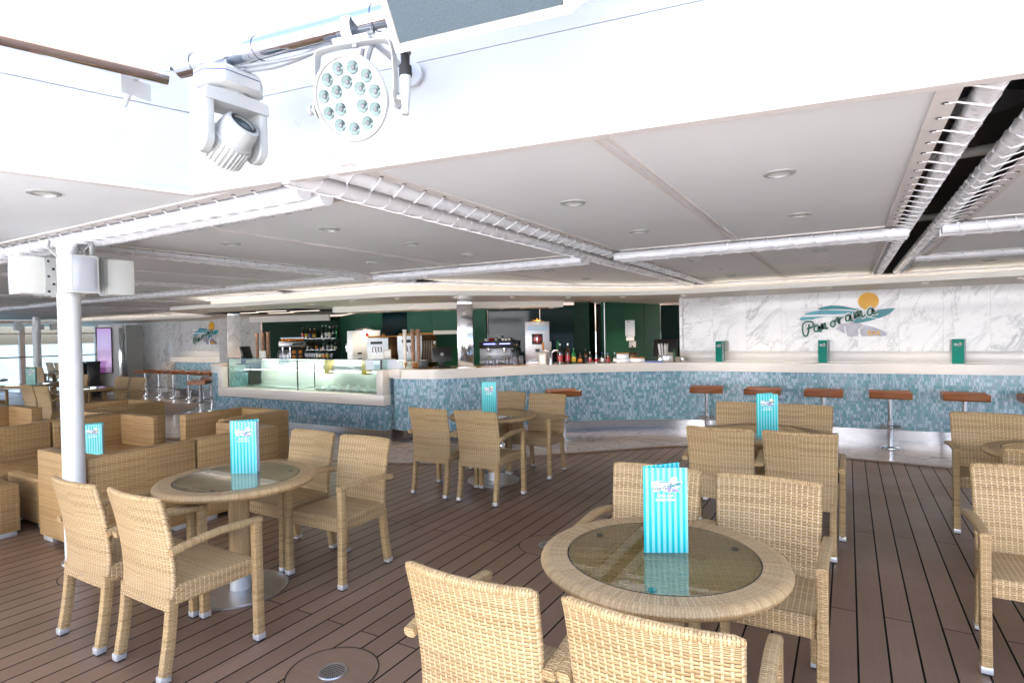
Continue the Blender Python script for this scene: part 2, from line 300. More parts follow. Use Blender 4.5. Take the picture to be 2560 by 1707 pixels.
class MB:
    def __init__(s): s.v = []; s.f = []; s.uv = []; s.sm = []; s.mi = []; s.cur = 0
    def face(s, idx, uvs=None, smooth=False):
        s.f.append(tuple(idx)); s.uv.append(uvs); s.sm.append(smooth); s.mi.append(s.cur)
    def boxuv(s, start):
        for k in range(start, len(s.f)):
            if s.uv[k] is None:
                P = [Vector(s.v[i]) for i in s.f[k]]
                n = Vector((0, 0, 0))
                for a in range(len(P)):
                    p, q = P[a], P[(a + 1) % len(P)]
                    n += Vector(((p.y - q.y) * (p.z + q.z), (p.z - q.z) * (p.x + q.x), (p.x - q.x) * (p.y + q.y)))
                ax = max(range(3), key=lambda i: abs(n[i]))
                s.uv[k] = [((p.y, p.z), (p.x, p.z), (p.x, p.y))[ax] for p in P]
    def box(s, c, d, rot=None, bev=0.0, seg=2):
        st = len(s.f); bm = bmesh.new(); bmesh.ops.create_cube(bm, size=1.0)
        for v in bm.verts: v.co = Vector((v.co.x * d[0], v.co.y * d[1], v.co.z * d[2]))
        if bev > 0: bmesh.ops.bevel(bm, geom=bm.edges[:], offset=min(bev, min(d) * 0.49), segments=seg, profile=0.5, affect='EDGES')
        o = len(s.v); bm.verts.index_update()
        # uv in the box's own frame
        loc = [v.co.copy() for v in bm.verts]
        mtx = Matrix.Identity(4)
        if rot is not None: mtx = rot if isinstance(rot, Matrix) else Matrix.Rotation(rot, 4, 'Z')
        for p in loc: q = mtx @ p; s.v.append((q.x + c[0], q.y + c[1], q.z + c[2]))
        for f in bm.faces:
            n = f.normal; ax = max(range(3), key=lambda i: abs(n[i])); P = [v.co for v in f.verts]
            off = c if rot is None else (0, 0, 0)
            s.face([o + v.index for v in f.verts], [((p.y + off[1], p.z + off[2]), (p.x + off[0], p.z + off[2]), (p.x + off[0], p.y + off[1]))[ax] for p in P], bev > 0)
        bm.free(); return s
    def prism(s, poly, z0, z1, smooth=False, cap=True):
        n = len(poly); o = len(s.v); st = len(s.f)
        for (x, y) in poly: s.v.append((x, y, z0))
        for (x, y) in poly: s.v.append((x, y, z1))
        u = 0.0
        for i in range(n):
            j = (i + 1) % n; L = math.hypot(poly[j][0] - poly[i][0], poly[j][1] - poly[i][1])
            s.face([o + i, o + j, o + n + j, o + n + i], [(u, z0), (u + L, z0), (u + L, z1), (u, z1)], smooth); u += L
        if cap: s.face([o + i for i in range(n)][::-1]); s.face([o + n + i for i in range(n)])
        s.boxuv(st); return s
    def wall(s, path, z0, z1, t=0.0, smooth=True):
        """vertical sheet along an open 2-D path, thickness t on its left side"""
        p = [Vector((a[0], a[1])) for a in path]; n = len(p); nr = []
        for i in range(n):
            d = (p[min(i + 1, n - 1)] - p[max(i - 1, 0)]).normalized(); nr.append(Vector((-d.y, d.x)))
        o = len(s.v); st = len(s.f); u = 0.0; us = [0.0]
        for i in range(1, n): u += (p[i] - p[i - 1]).length; us.append(u)
        for i in range(n):
            q = p[i] + nr[i] * t
            s.v += [(p[i].x, p[i].y, z0), (p[i].x, p[i].y, z1), (q.x, q.y, z0), (q.x, q.y, z1)]
        for i in range(n - 1):
            a = o + i * 4; b = a + 4
            s.face([a, b, b + 1, a + 1], [(us[i], z0), (us[i + 1], z0), (us[i + 1], z1), (us[i], z1)], smooth)
            if t:
                s.face([b + 2, a + 2, a + 3, b + 3], [(us[i + 1], z0), (us[i], z0), (us[i], z1), (us[i + 1], z1)], smooth)
                s.face([a + 1, b + 1, b + 3, a + 3], [(us[i], 0), (us[i + 1], 0), (us[i + 1], t), (us[i], t)]); s.face([a + 2, b + 2, b, a], [(us[i], 0), (us[i + 1], 0), (us[i + 1], t), (us[i], t)])
        if t:
            for a in (o, o + (n - 1) * 4):
                q = [a, a + 1, a + 3, a + 2]; s.face(q if a == o else q[::-1], [(0, z0), (0, z1), (t, z1), (t, z0)])
        return s
    def tube(s, pts, r, n=10, caps=True, uvs=True):
        P = [Vector(p) for p in pts]; o = len(s.v); m = len(P); L = 0.0; st = len(s.f)
        rr = r if isinstance(r, (list, tuple)) else [r] * m
        up = Vector((0, 0, 1)); prev = None
        for i in range(m):
            d = (P[min(i + 1, m - 1)] - P[max(i - 1, 0)]).normalized()
            if prev is None:
                a = d.cross(up if abs(d.z) < 0.95 else Vector((1, 0, 0))).normalized()
            else: a = (prev - d * prev.dot(d)).normalized()
            prev = a; b = d.cross(a)
            for k in range(n):
                t = 2 * PI * k / n; q = P[i] + (a * math.cos(t) + b * math.sin(t)) * rr[i]; s.v.append(tuple(q))
        for i in range(m - 1):
            dl = (P[i + 1] - P[i]).length; c = 2 * PI * rr[i] / n
            for k in range(n):
                kk = (k + 1) % n
                s.face([o + i * n + k, o + i * n + kk, o + (i + 1) * n + kk, o + (i + 1) * n + k], [(k * c, L), ((k + 1) * c, L), ((k + 1) * c, L + dl), (k * c, L + dl)], True)
            L += dl
        if caps: s.face([o + k for k in range(n)][::-1]); s.face([o + (m - 1) * n + k for k in range(n)])
        s.boxuv(st); return s
    def sweep(s, pts, w, h, side, c=0.006):
        """rounded-rectangle section (w along `side`, h across) swept along pts"""
        P = [Vector(p) for p in pts]; side = Vector(side).normalized(); m = len(P); o = len(s.v); st = len(s.f); L = 0.0
        ww = w if isinstance(w, (list, tuple)) else [w] * m; hh = h if isinstance(h, (list, tuple)) else [h] * m
        for i in range(m):
            d = (P[min(i + 1, m - 1)] - P[max(i - 1, 0)]).normalized(); sd = (side - d * side.dot(d)).normalized(); q = d.cross(sd)
            a, b = ww[i] / 2, hh[i] / 2
            sec = [(a, b - c), (a - c * .3, b - c * .3), (a - c, b), (-a + c, b), (-a + c * .3, b - c * .3), (-a, b - c), (-a, -b + c), (-a + c * .3, -b + c * .3), (-a + c, -b), (a - c, -b), (a - c * .3, -b + c * .3), (a, -b + c)]
            for x, y in sec: s.v.append(tuple(P[i] + sd * x + q * y))
            if i == 0:
                per = [0.0]
                for k in range(12): per.append(per[-1] + math.dist(sec[k], sec[(k + 1) % 12]))
        for i in range(m - 1):
            dl = (P[i + 1] - P[i]).length
            for k in range(12):
                kk = (k + 1) % 12
                s.face([o + i * 12 + k, o + i * 12 + kk, o + (i + 1) * 12 + kk, o + (i + 1) * 12 + k][::-1], [(per[k], L), (per[k + 1], L), (per[k + 1], L + dl), (per[k], L + dl)][::-1], True)
            L += dl
        s.face([o + k for k in range(12)]); s.face([o + (m - 1) * 12 + k for k in range(12)][::-1]); s.boxuv(st); return s
    def lathe(s, prof, n=32, c=(0, 0, 0), mtx=None, smooth=True, uvscale=1.0, cap=False):
        o = len(s.v); st = len(s.f); m = len(prof)
        for (r, z) in prof:
            for k in range(n):
                t = 2 * PI * k / n; p = Vector((r * math.cos(t), r * math.sin(t), z))
                if mtx is not None: p = mtx @ p
                s.v.append((p.x + c[0], p.y + c[1], p.z + c[2]))
        L = 0.0; rm = max(p[0] for p in prof)
        for i in range(m - 1):
            dl = math.hypot(prof[i + 1][0] - prof[i][0], prof[i + 1][1] - prof[i][1])
            for k in range(n):
                kk = (k + 1) % n; c0 = 2 * PI * rm / n * uvscale
                s.face([o + i * n + k, o + i * n + kk, o + (i + 1) * n + kk, o + (i + 1) * n + k], [(L, k * c0), (L, (k + 1) * c0), (L + dl, (k + 1) * c0), (L + dl, k * c0)], smooth)
            L += dl
        if cap and prof[0][0] > 1e-5: s.face([o + k for k in range(n)][::-1])
        if cap and prof[-1][0] > 1e-5: s.face([o + (m - 1) * n + k for k in range(n)])
        s.boxuv(st); return s
    def grid(s, fn, nu, nv, uvfn=None, smooth=True, flip=False):
        o = len(s.v)
        for j in range(nv + 1):
            for i in range(nu + 1): s.v.append(tuple(fn(i / nu, j / nv)))
        for j in range(nv):
            for i in range(nu):
                q = [(i, j), (i + 1, j), (i + 1, j + 1), (i, j + 1)]
                if flip: q = q[::-1]
                s.face([o + b * (nu + 1) + a for a, b in q], [uvfn(a / nu, b / nv) if uvfn else (a / nu, b / nv) for a, b in q], smooth)
        return s
    def xf(s, mtx):
        s.v = [tuple(mtx @ Vector(p)) for p in s.v]; return s
    def add(s, other, mtx=None, mi=None):
        o = len(s.v)
        s.v += [tuple(mtx @ Vector(p)) if mtx is not None else p for p in other.v]
        for f, u, sm, m in zip(other.f, other.uv, other.sm, other.mi):
            s.f.append(tuple(i + o for i in f)); s.uv.append(u); s.sm.append(sm); s.mi.append(m if mi is None else mi)
        return s
    def build(s, name, mats, parent=None, loc=None):
        me = bpy.data.meshes.new(name); me.from_pydata(s.v, [], s.f); s.boxuv(0)
        if not isinstance(mats, (list, tuple)): mats = [mats]
        for m in mats: me.materials.append(m)
        lay = me.uv_layers.new(name='UVMap'); flat = [c for u in s.uv for p in u for c in p]; lay.data.foreach_set('uv', flat)
        me.polygons.foreach_set('use_smooth', s.sm)
        if len(mats) > 1: me.polygons.foreach_set('material_index', s.mi)
        me.update()
        try: me.set_sharp_from_angle(angle=R(38))
        except Exception: pass
        ob = bpy.data.objects.new(name, me); COL.objects.link(ob)
        if parent is not None: ob.parent = parent
        if loc: ob.location = loc
        return ob

def tag(o, label=None, cat=None, group=None, kind=None):
    if label: o['label'] = label
    if cat: o['category'] = cat
    if group: o['group'] = group
    if kind: o['kind'] = kind
    return o
def thing(name, label, cat, loc=(0, 0, 0), rz=0.0, group=None):
    o = bpy.data.objects.new(name, None); COL.objects.link(o); o.empty_display_size = 0.1
    o.location = loc; o.rotation_euler = (0, 0, rz); return tag(o, label, cat, group)
def dup(root, loc, rz=None, label=None, group=None):
    def cp(o, par):
        c = o.copy(); COL.objects.link(c)
        if par is not None: c.parent = par; c.matrix_parent_inverse = o.matrix_parent_inverse.copy()
        for ch in kids.get(o.name, []): cp(ch, c)
        return c
    kids = {}
    for o in bpy.data.objects:
        if o.parent: kids.setdefault(o.parent.name, []).append(o)
    c = cp(root, None); c.location = loc
    if rz is not None: c.rotation_euler = (0, 0, rz)
    if label: c['label'] = label
    if group: c['group'] = group
    return c
class Spawner:
    """first use hands out the original, later uses copies of it"""
    def __init__(s, root): s.root = root; s.used = False
    def at(s, loc, rz, label, group=None):
        if not s.used:
            s.used = True; s.root.location = loc; s.root.rotation_euler = (0, 0, rz); s.root['label'] = label
            if group: s.root['group'] = group
            return s.root
        return dup(s.root, loc, rz, label, group)
def struct(name, mb, mats): return tag(mb.build(name, mats), kind='structure')
def text_mb(txt, size, depth, bold=0.0):
    cu = bpy.data.curves.new('tmp_text', 'FONT'); cu.body = txt; cu.size = size; cu.extrude = depth; cu.offset = bold; cu.align_x = 'CENTER'; cu.align_y = 'CENTER'; cu.resolution_u = 3
    ob = bpy.data.objects.new('tmp_text', cu); COL.objects.link(ob); dg = bpy.context.evaluated_depsgraph_get()
    me = bpy.data.meshes.new_from_object(ob.evaluated_get(dg)); mb = MB()
    mb.v = [tuple(v.co) for v in me.vertices]
    for p in me.polygons: mb.face(list(p.vertices))
    bpy.data.objects.remove(ob); bpy.data.curves.remove(cu); bpy.data.meshes.remove(me); return mb
UPR = Matrix.Rotation(R(90), 4, 'X')      # local XY drawing -> upright, facing -Y

# ================================================================== SETTING
SYM = -8.1                                    # the bar is mirror-symmetric about x = SYM
def mir(path): return [(2 * SYM - x, y) for x, y in path]
def both(path): p = mir(path)[::-1]; return p + path
def c2(path, n=5): return [(p.x, p.y) for p in catmull([(x, y, 0) for x, y in path], n)]
def offset(path, t):
    p = [Vector(a) for a in path]; n = len(p); o = []
    for i in range(n):
        d = (p[min(i + 1, n - 1)] - p[max(i - 1, 0)]).normalized(); o.append((p[i].x - d.y * t, p[i].y + d.x * t))
    return o

# ground
b = MB(); b.face([0, 1, 2, 3]); b.v = [(-4000, -4000, -18), (4000, -4000, -18), (4000, 9000, -18), (-4000, 9000, -18)]
struct('sea', b, M['sea'])
b = MB(); b.box((-8, 14.3, -0.25), (37.4, 30, 0.5)); struct('deck_floor', b, M['deck'])
b = MB(); b.box((-8, -15.7, -0.25), (37.4, 29.99, 0.5)); struct('unseen_bounce_deck', b, M['bouncedeck'])  # unseen pale floor added behind the camera, bounces sun up onto the ceiling
b = MB(); b.box((-8, -24, 4.5), (40, 2, 9)); b.box((-8, -22.9, 2.9), (39, .3, .25)); b.box((-8, -22.9, 6.0), (39, .3, .25)); tag(b.build('aft_bounce_wall', M['white']), 'unseen white wall added behind the camera to bounce sunlight under the roof', 'light reflector')  # added wall out of view, throws sunlight back deep below the ceiling
# marble floor apron round the bar (curved edge towards the deck), mirrored
edge_r = c2([(-8.1, 5.42), (-7.0, 5.42), (-5.97, 5.45), (-5.3, 5.55), (-4.7, 5.78), (-4.15, 6.2), (-3.67, 6.72), (-2.95, 7.43), (-2.5, 7.86), (-2.05, 8.22), (-1.4, 8.34), (-0.6, 8.34), (0.4, 8.28), (1.3, 8.22), (2.5, 8.14), (9.0, 8.0)])
edge = mir(edge_r)[::-1][:-1] + edge_r
b = MB(); poly = edge + [(9.0, 14.0), (-25.2, 14.0)]
n = len(edge)
inner = [(x, 14.0) for x, y in edge]
o = len(b.v)
for (x, y) in edge: b.v.append((x, y, 0.006))
for (x, y) in edge: b.v.append((x, 14.0, 0.006))
for i in range(n - 1): b.face([i, i + 1, n + i + 1, n + i])
struct('marble_floor', b, M['marf'])
b = MB(); e2 = offset(edge, -0.11); b.v = [(x, y, 0.010) for x, y in edge] + [(x, y, 0.010) for x, y in e2]
L = 0.0
for i in range(n - 1): b.face([n + i, n + i + 1, i + 1, i])
struct('deck_border', b, M['border'])
b = MB(); e3 = offset(edge, -0.118); e4 = offset(edge, -0.112); b.v = [(x, y, 0.0075) for x, y in e4] + [(x, y, 0.0075) for x, y in e3]
for i in range(n - 1): b.face([n + i, n + i + 1, i + 1, i])
struct('deck_border_caulk', b, M['seam'])
# deck insert on the far left
b = MB(); pts = c2([(-20.0, 6.9), (-17, 7.6), (-15.1, 8.05), (-14.2, 8.45), (-13.4, 8.05), (-12.75, 7.3), (-12.6, 6.6), (-12.9, 5.5)], 4)
b.v = [(x, y, 0.014) for x, y in pts] + [(-20.0, 5.2, 0.014)]; b.face(list(range(len(b.v)))[::-1]); struct('deck_inlay', b, M['border'])

# ---------------------------------------------------------------- ceiling
ZC = 2.42
def fy(x): return 1.76 + 0.1483 * (x + 2.92)
XS = [(-18.6, -18.28), (-15.4, -15.08), (-12.3, -11.98), (-8.52, -8.18), (-5.56, -5.22), (-2.40, -1.97), (0.33, 0.71), (3.4, 3.72), (6.1, 6.42)]
YS = [(1.97, 2.29), (5.43, 5.77)]
xcells = []; prev = -26.0
for a, bb in XS: xcells.append((prev, a)); prev = bb
xcells.append((prev, 9.0))
b = MB()
def sheet(poly, z=ZC):
    o = len(b.v); b.v += [(x, y, z) for x, y in poly] + [(x, y, z + 0.004) for x, y in poly]; k = len(poly)
    b.face([o + i for i in range(k)][::-1]); b.face([o + k + i for i in range(k)])
    for i in range(k): j = (i + 1) % k; b.face([o + i, o + j, o + k + j, o + k + i])
sheet([(-26, -8), (-6.11, -8), (-2.925, 1.757), (-2.72, 1.79), (-2.72, 1.97), (-26, 1.97)])
for (x0, x1) in xcells:
    if x1 < -2.3:
        sheet([(x0, 2.29), (x1, 2.29), (x1, 5.43), (x0, 5.43)]); sheet([(x0, 5.77), (x1, 5.77), (x1, 13), (x0, 13)])
    else:
        sheet([(x0, fy(x0) + .01), (x1, fy(x1) + .01), (x1, 5.43), (x0, 5.43)])
        if x0 > 0: sheet([(x0, 5.77), (x1, 5.77), (x1, 7.86), (x0, 7.86)]); sheet([(x0, 8.16), (x1, 8.16), (x1, 13), (x0, 13)])
        else: sheet([(x0, 5.77), (x1, 5.77), (x1, 13), (x0, 13)])
struct('ceiling', b, M['canvas'])
b = MB(); b.v = [(-26, -8, 2.9), (-6.2, -8, 2.9), (-2.95, 1.79, 2.9), (9, fy(9) + .03, 2.9), (9, 14, 2.9), (-26, 14, 2.9)]; b.v += [(x, y, 3.1) for x, y, z in b.v]
b.face([5, 4, 3, 2, 1, 0]); b.face([6, 7, 8, 9, 10, 11])
for i in range(6): j = (i + 1) % 6; b.face([i, j, 6 + j, 6 + i])
b.box((-8, 10.75, 2.66), (36, .05, .47)); b.box((8.9, 6, 2.66), (.05, 9, .47)); b.box((-25.9, 2, 2.66), (.05, 18, .47))
struct('ceiling_void', b, M['void'])
b = MB()   # seam battens across the canvas
for x in (-0.845, -3.87):
    for (ya, yb) in ((2.35, 5.40), (5.80, 10.3)):
        if x > -1: ya = max(ya if ya > 5 else fy(x) + 0.03, 0)
        b.box((x - .022, (ya + yb) / 2, ZC - 0.005), (0.022, yb - ya, 0.008)); b.box((x + .022, (ya + yb) / 2, ZC - 0.005), (0.022, yb - ya, 0.008))
for x in (-6.9, -10.2, -13.7, -17):
    b.box((x, 3.85, ZC - 0.004), (0.02, 3.0, 0.006)); b.box((x, 7.5, ZC - 0.004), (0.02, 3.2, 0.006))
struct('ceiling_battens', b, M['strip'])

def slot(name, axis, a, bb, s0, s1, label, skip=(), z=2.41, rt=0.042):
    """lacing slot between canvas panels: two tubes, hem strips with eyelets and a laced cord on either side"""
    t = thing(name, label, 'ceiling tubes', (0, 0, 0), 0, 'laced tube pairs between the ceiling canvases')
    def P(u, v, zz): return (u, v, zz) if axis == 'x' else (v, u, zz)
    wd = bb - a; off = min(0.085, wd * 0.27)
    hem = MB(); eye = MB(); cord = MB(); tubes = []
    for side in (0, 1):
        e = a if side == 0 else bb; sg = 1 if side == 0 else -1
        tb = MB(); cy = e + sg * off
        k = max(2, int((s1 - s0) / 1.5)); tb.tube([P(s0 + (s1 - s0) * i / k, cy, z) for i in range(k + 1)], rt, 12); tb.build('tube', M['tube'], t)
        c0, c1 = (e - sg * 0.075, e - sg * 0.001)
        mid = P((s0 + s1) / 2, (c0 + c1) / 2, ZC - 0.006); d = P(s1 - s0, abs(c1 - c0), 0.008); hem.box(mid, d)
        m = int((s1 - s0) / 0.166)
        for i in range(m):
            u = s0 + 0.08 + i * 0.166
            p = P(u, e - sg * 0.035, ZC - 0.0115)
            big = (axis == 'x' and a < 3) or (axis == 'y' and abs((a + bb) / 2) < 3)
            eye.lathe([(0.0105, 0), (0.0105, -0.003), (0.006, -0.0032), (0.005, 0.002)], 8 if big else 6, p)
            lean = 0.05
            path = [P(u, e - sg * 0.035, ZC - 0.014), P(u + .02, e - sg * 0.002, z - 0.028), P(u + .045, cy - sg * rt * .55, z - rt * .95), P(u + .075, cy + sg * rt * .35, z - rt * 1.06), P(u + .10, cy + sg * rt * 1.08, z - rt * .1), P(u + .115, cy + sg * rt * .6, z + rt * .95), P(u + .125, cy - sg * rt * .6, z + rt * 1.0)]
            cord.tube(path, 0.0036, 5 if big else 4, caps=False)
    hem.build('hem', M['strip'], t); eye.build('eyelet_row', M['darksteel'], t); cord.build('lacing_cord', M['rope'], t)
    return t
slot('ceiling_tube_pair', 'x', 1.97, 2.29, -22.0, -2.42, 'laced white tubes running left from the fascia corner past the front column', z=2.395, rt=0.048)
slot('ceiling_tube_pair', 'x', 5.43, 5.77, -22.0, -5.56, 'laced white tubes running left to right above the wicker sofas')
slot('ceiling_tube_pair', 'x', 5.43, 5.77, -5.22, -2.36, 'laced white tubes crossing in front of the bar up to the long diagonal slot', z=2.38)
slot('ceiling_tube_pair', 'x', 5.43, 5.77, -2.0, 0.42, 'laced white tubes between the long diagonal slot and the dark open slot', z=2.38)
slot('ceiling_tube_pair', 'x', 5.43, 5.77, 0.63, 8.0, 'laced white tubes starting at the dark open slot over the right tables', z=2.38)
slot('ceiling_tube_pair', 'x', 7.86, 8.16, 0.66, 8.0, 'laced white tubes at the far right close to the marble wall')
slot('ceiling_tube_pair', 'y', -2.40, -1.97, 1.86, 10.2, 'long diagonal pair of laced tubes from the fascia to the bar', z=2.425, rt=0.05)
slot('ceiling_tube_pair', 'y', 0.33, 0.71, 2.24, 10.3, 'steep pair of tubes beside the dark open slot at the right', z=2.44, rt=0.044)
slot('ceiling_tube_pair', 'y', -5.56, -5.22, 2.2, 6.4, 'laced tubes running from behind the front column towards the glass case', z=2.42)
slot('ceiling_tube_pair', 'y', -8.52, -8.18, 2.3, 6.4, 'laced tubes over the sofas, second line behind the front column', z=2.44)
slot('ceiling_tube_pair', 'y', -12.3, -11.98, 2.3, 8.8, 'laced tubes over the far left tables, third line behind the column', z=2.44)
slot('ceiling_tube_pair', 'y', -15.4, -15.08, 2.3, 9.8, 'laced tubes over the far left tables, fourth line behind the column', z=2.44)
slot('ceiling_tube_pair', 'y', -18.6, -18.28, 2.3, 9.8, 'laced tubes nearest to the big window at the far left', z=2.44)
# dark round duct and cross members seen inside the open slot
t = thing('ceiling_duct', 'dark round duct inside the open ceiling slot at the right', 'duct')
b = MB(); b.lathe([(0.0, 2.62), (0.17, 2.62), (0.17, 2.86), (0, 2.86)], 24, (0.52, 3.3, 0)); b.build('duct_drum', M['darksteel'], t)
for yy in (4.4, 6.8): b = MB(); b.tube([(0.1, yy, 2.66), (0.95, yy - .1, 2.66)], 0.03, 10); b.build('cross_pipe', M['cream'], t)

# soffit ledge above the bar and the lit cove behind it
led_r = c2([(-8.1, 6.12), (-7.0, 6.11), (-5.9, 6.09), (-5.3, 6.15), (-4.85, 6.37), (-4.5, 6.72), (-4.07, 7.25), (-3.6, 7.83), (-3.1, 8.33), (-2.6, 8.60), (-2.0, 8.72), (-1.0, 8.68), (0.3, 8.62), (1.7, 8.46), (4.0, 8.2), (9, 7.8)])
led = mir(led_r)[::-1][:-1] + led_r
n = len(led)
led_s = [p for p in led if True]
b = MB()
b.v = [(x, y, 2.17) for x, y in led] + [(x, 12.8, 2.17) for x, y in led] + [(x, y, 2.235) for x, y in led]
inn = offset(led, 0.5); b.v += [(x, y, 2.235) for x, y in inn]
for i in range(n - 1):
    b.face([i, n + i, n + i + 1, i + 1], None, False); b.face([i, i + 1, 2 * n + i + 1, 2 * n + i], None, True); b.face([2 * n + i, 2 * n + i + 1, 3 * n + i + 1, 3 * n + i])
tag(b.build('bar_soffit', M['cream']), 'cream curved ledge with downlights hanging over the bar counter', 'soffit')
cov_r = c2([(-8.1, 6.8), (-7.0, 6.8), (-5.9, 6.72), (-5.5, 6.80), (-5.2, 7.05), (-4.7, 8.1), (-3.7, 9.35), (-3.1, 9.95), (-2.4, 10.2), (-1.4, 10.3), (2.5, 10.35), (9, 10.4)])
cov = mir(cov_r)[::-1][:-1] + cov_r
b = MB(); b.wall(cov, 2.172, 2.415); tag(b.build('cove_wall', M['cream']), 'warm lit cream cove wall above the bar ledge', 'cove')
b = MB(); cl = offset(cov, -0.12); b.wall(cl, 2.20, 2.215, 0.02); tag(b.build('cove_light_strip', M['warmlow']), 'warm light strip glowing behind the bar ledge', 'light strip')
# canvas edge lacing along the cove
t = thing('cove_edge_lacing', 'thin laced tube following the curved edge of the ceiling canvas above the bar', 'ceiling tube')
b = MB(); ce = offset(cov, -0.07); b.tube([(x, y, 2.395) for x, y in ce], 0.022, 8); b.build('tube', M['tube'], t)
b = MB()
acc = 0.0
for i in range(len(ce) - 1):
    p = Vector(ce[i]); q = Vector(ce[i + 1]); dl = (q - p).length; dd = (q - p).normalized() if dl > 1e-6 else Vector((1, 0)); u = 0.0
    while acc < dl:
        c = p + dd * acc; nn = Vector((-dd.y, dd.x))
        b.tube([(c.x - nn.x * .045, c.y - nn.y * .045, 2.413), (c.x - nn.x * .024 + dd.x * .03, c.y - nn.y * .024 + dd.y * .03, 2.382), (c.x + dd.x * .07, c.y + dd.y * .07, 2.366), (c.x + nn.x * .03 + dd.x * .09, c.y + nn.y * .03 + dd.y * .09, 2.39)], 0.004, 4, caps=False)
        acc += 0.17
    acc -= dl
b.build('lacing_cord', M['rope'], t)

# fascia of the roof opening
cx, cy = -2.92, 1.76
t = thing('roof_opening_fascia', 'tall smooth white fascia round the roof opening, ending in a corner at the left', 'fascia')
dr = Vector((1, 0.1483)).normalized(); dl_ = Vector((-0.23, -0.70)).normalized()
far_r = (cx + dr.x * 13, cy + dr.y * 13); far_l = (cx + dl_.x * 12, cy + dl_.y * 12)
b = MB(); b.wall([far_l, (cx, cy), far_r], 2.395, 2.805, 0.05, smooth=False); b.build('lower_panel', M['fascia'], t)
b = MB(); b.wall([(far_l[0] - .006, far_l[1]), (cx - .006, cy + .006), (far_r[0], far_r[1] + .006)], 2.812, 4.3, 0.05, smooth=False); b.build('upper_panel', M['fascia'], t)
b = MB(); b.wall([(far_l[0] - .012, far_l[1]), (cx - .012, cy + .012), (far_r[0], far_r[1] + .012)], 2.80, 2.818, 0.03, smooth=False); b.build('joint_gap', M['ring'], t)
b = MB(); b.wall([(far_l[0] + .008, far_l[1]), (cx + .007, cy - .009), (far_r[0], far_r[1] - .008)], 2.385, 2.402, 0.055, smooth=False); b.build('drip_edge', M['strip'], t)
# upper deck blocks light above the ceiling
b = MB(); b.box((-16.5, 3, 3.7), (20, 22, 1.1)); b.box((0, 9.6, 3.7), (18, 9.0, 1.1)); b.box((-4.7, 3.6, 3.7), (4, 3.6, 1.1)); tag(b.build('upper_deck', M['white']), kind='structure')

# ---------------------------------------------------------------- bar body
ct_r = c2([(-6.00, 6.70), (-5.6, 6.76), (-5.2, 6.95), (-4.85, 7.35), (-4.5, 7.85), (-4.1, 8.30), (-3.6, 8.72), (-3.0, 9.10), (-2.4, 9.38), (-1.8, 9.48), (-1.0, 9.52), (0.2, 9.56), (1.2, 9.62), (2.2, 9.66), (9.0, 9.95)])
def bar_side(path, name, label, right):
    t = thing(name, label, 'bar counter')
    o = -1 if not right else 1
    b = MB(); b.wall(path, 0.19, 0.975, 0.05 * o); b.build('mosaic_front', M['mosaic'], t)
    p2 = offset(path, -0.014 * o); b = MB(); b.wall(p2, 0.972, 1.11, 0.20 * o)
    b.build('counter_edge', M['corian'], t)
    top = offset(path, 0.18 * o); k = len(path)
    bk = [(x, min(y + 0.05, 9.93)) for x, y in offset(path, 0.58 * o)]
    b = MB(); b.v = [(x, y, 1.108) for x, y in top] + [(x, y, 1.108) for x, y in bk]
    wood = len([1 for x, y in path if abs(x - SYM) < 5.75])
    for i in range(k - 1):
        inside = abs(path[i][0] - SYM) < 5.75
        b.cur = 1 if inside else 0; b.face([i, i + 1, k + i + 1, k + i] if right else [i, k + i, k + i + 1, i + 1])
    b.build('counter_top', [M['corian'], M['bwood']], t)
    b = MB(); p3 = offset(path, 0.24 * o); b.wall(p3, 0.0, 0.19, 0.02 * o); b.build('kick_plate', M['kick'], t)
    b = MB(); b.v = [(x, y, 0.192) for x, y in path] + [(x, y, 0.192) for x, y in p3]
    for i in range(k - 1): b.face([i, i + 1, k + i + 1, k + i])
    b.build('underside', M['darksteel'], t)
    return t
bar_side(ct_r, 'bar_counter', 'long curved bar counter with blue mosaic front and white edge running to the right', True)
bar_side([q for q in mir(ct_r) if q[0] > -17.35], 'bar_counter', 'far bar counter with mosaic front and stools, beyond the glass display case at the left', False)
# central counter carrying the display case
t = thing('display_counter', 'straight mosaic counter section with thick white frame under the glass case', 'bar counter')
b = MB(); b.box((SYM, 6.62, 0.37), (4.06, 0.10, 0.36))
b.build('mosaic_front', M['mosaic'], t)
b = MB()
b.box((SYM, 6.60, 0.65), (4.10, 0.16, 0.16), bev=.006); b.box((-6.125, 6.60, 0.92), (0.13, 0.16, 0.381), bev=.004); b.box((-10.075, 6.60, 0.92), (0.13, 0.16, 0.381), bev=.004)
b.build('white_frame', M['corian'], t)
for xx in (-6.09, -10.11): b = MB(); b.box((xx, 6.88, 0.58), (0.05, 0.45, 0.78)); b.build('mosaic_return', M['mosaic'], t)
b = MB(); b.box((SYM, 6.80, 0.095), (3.9, 0.02, 0.19)); b.build('kick_plate', M['kick'], t)
for xx in (-5.98, -10.22): b = MB(); b.box((xx, 6.86, 1.05), (0.26, 0.40, 0.118), bev=.004); b.build('end_top', M['corian'], t)

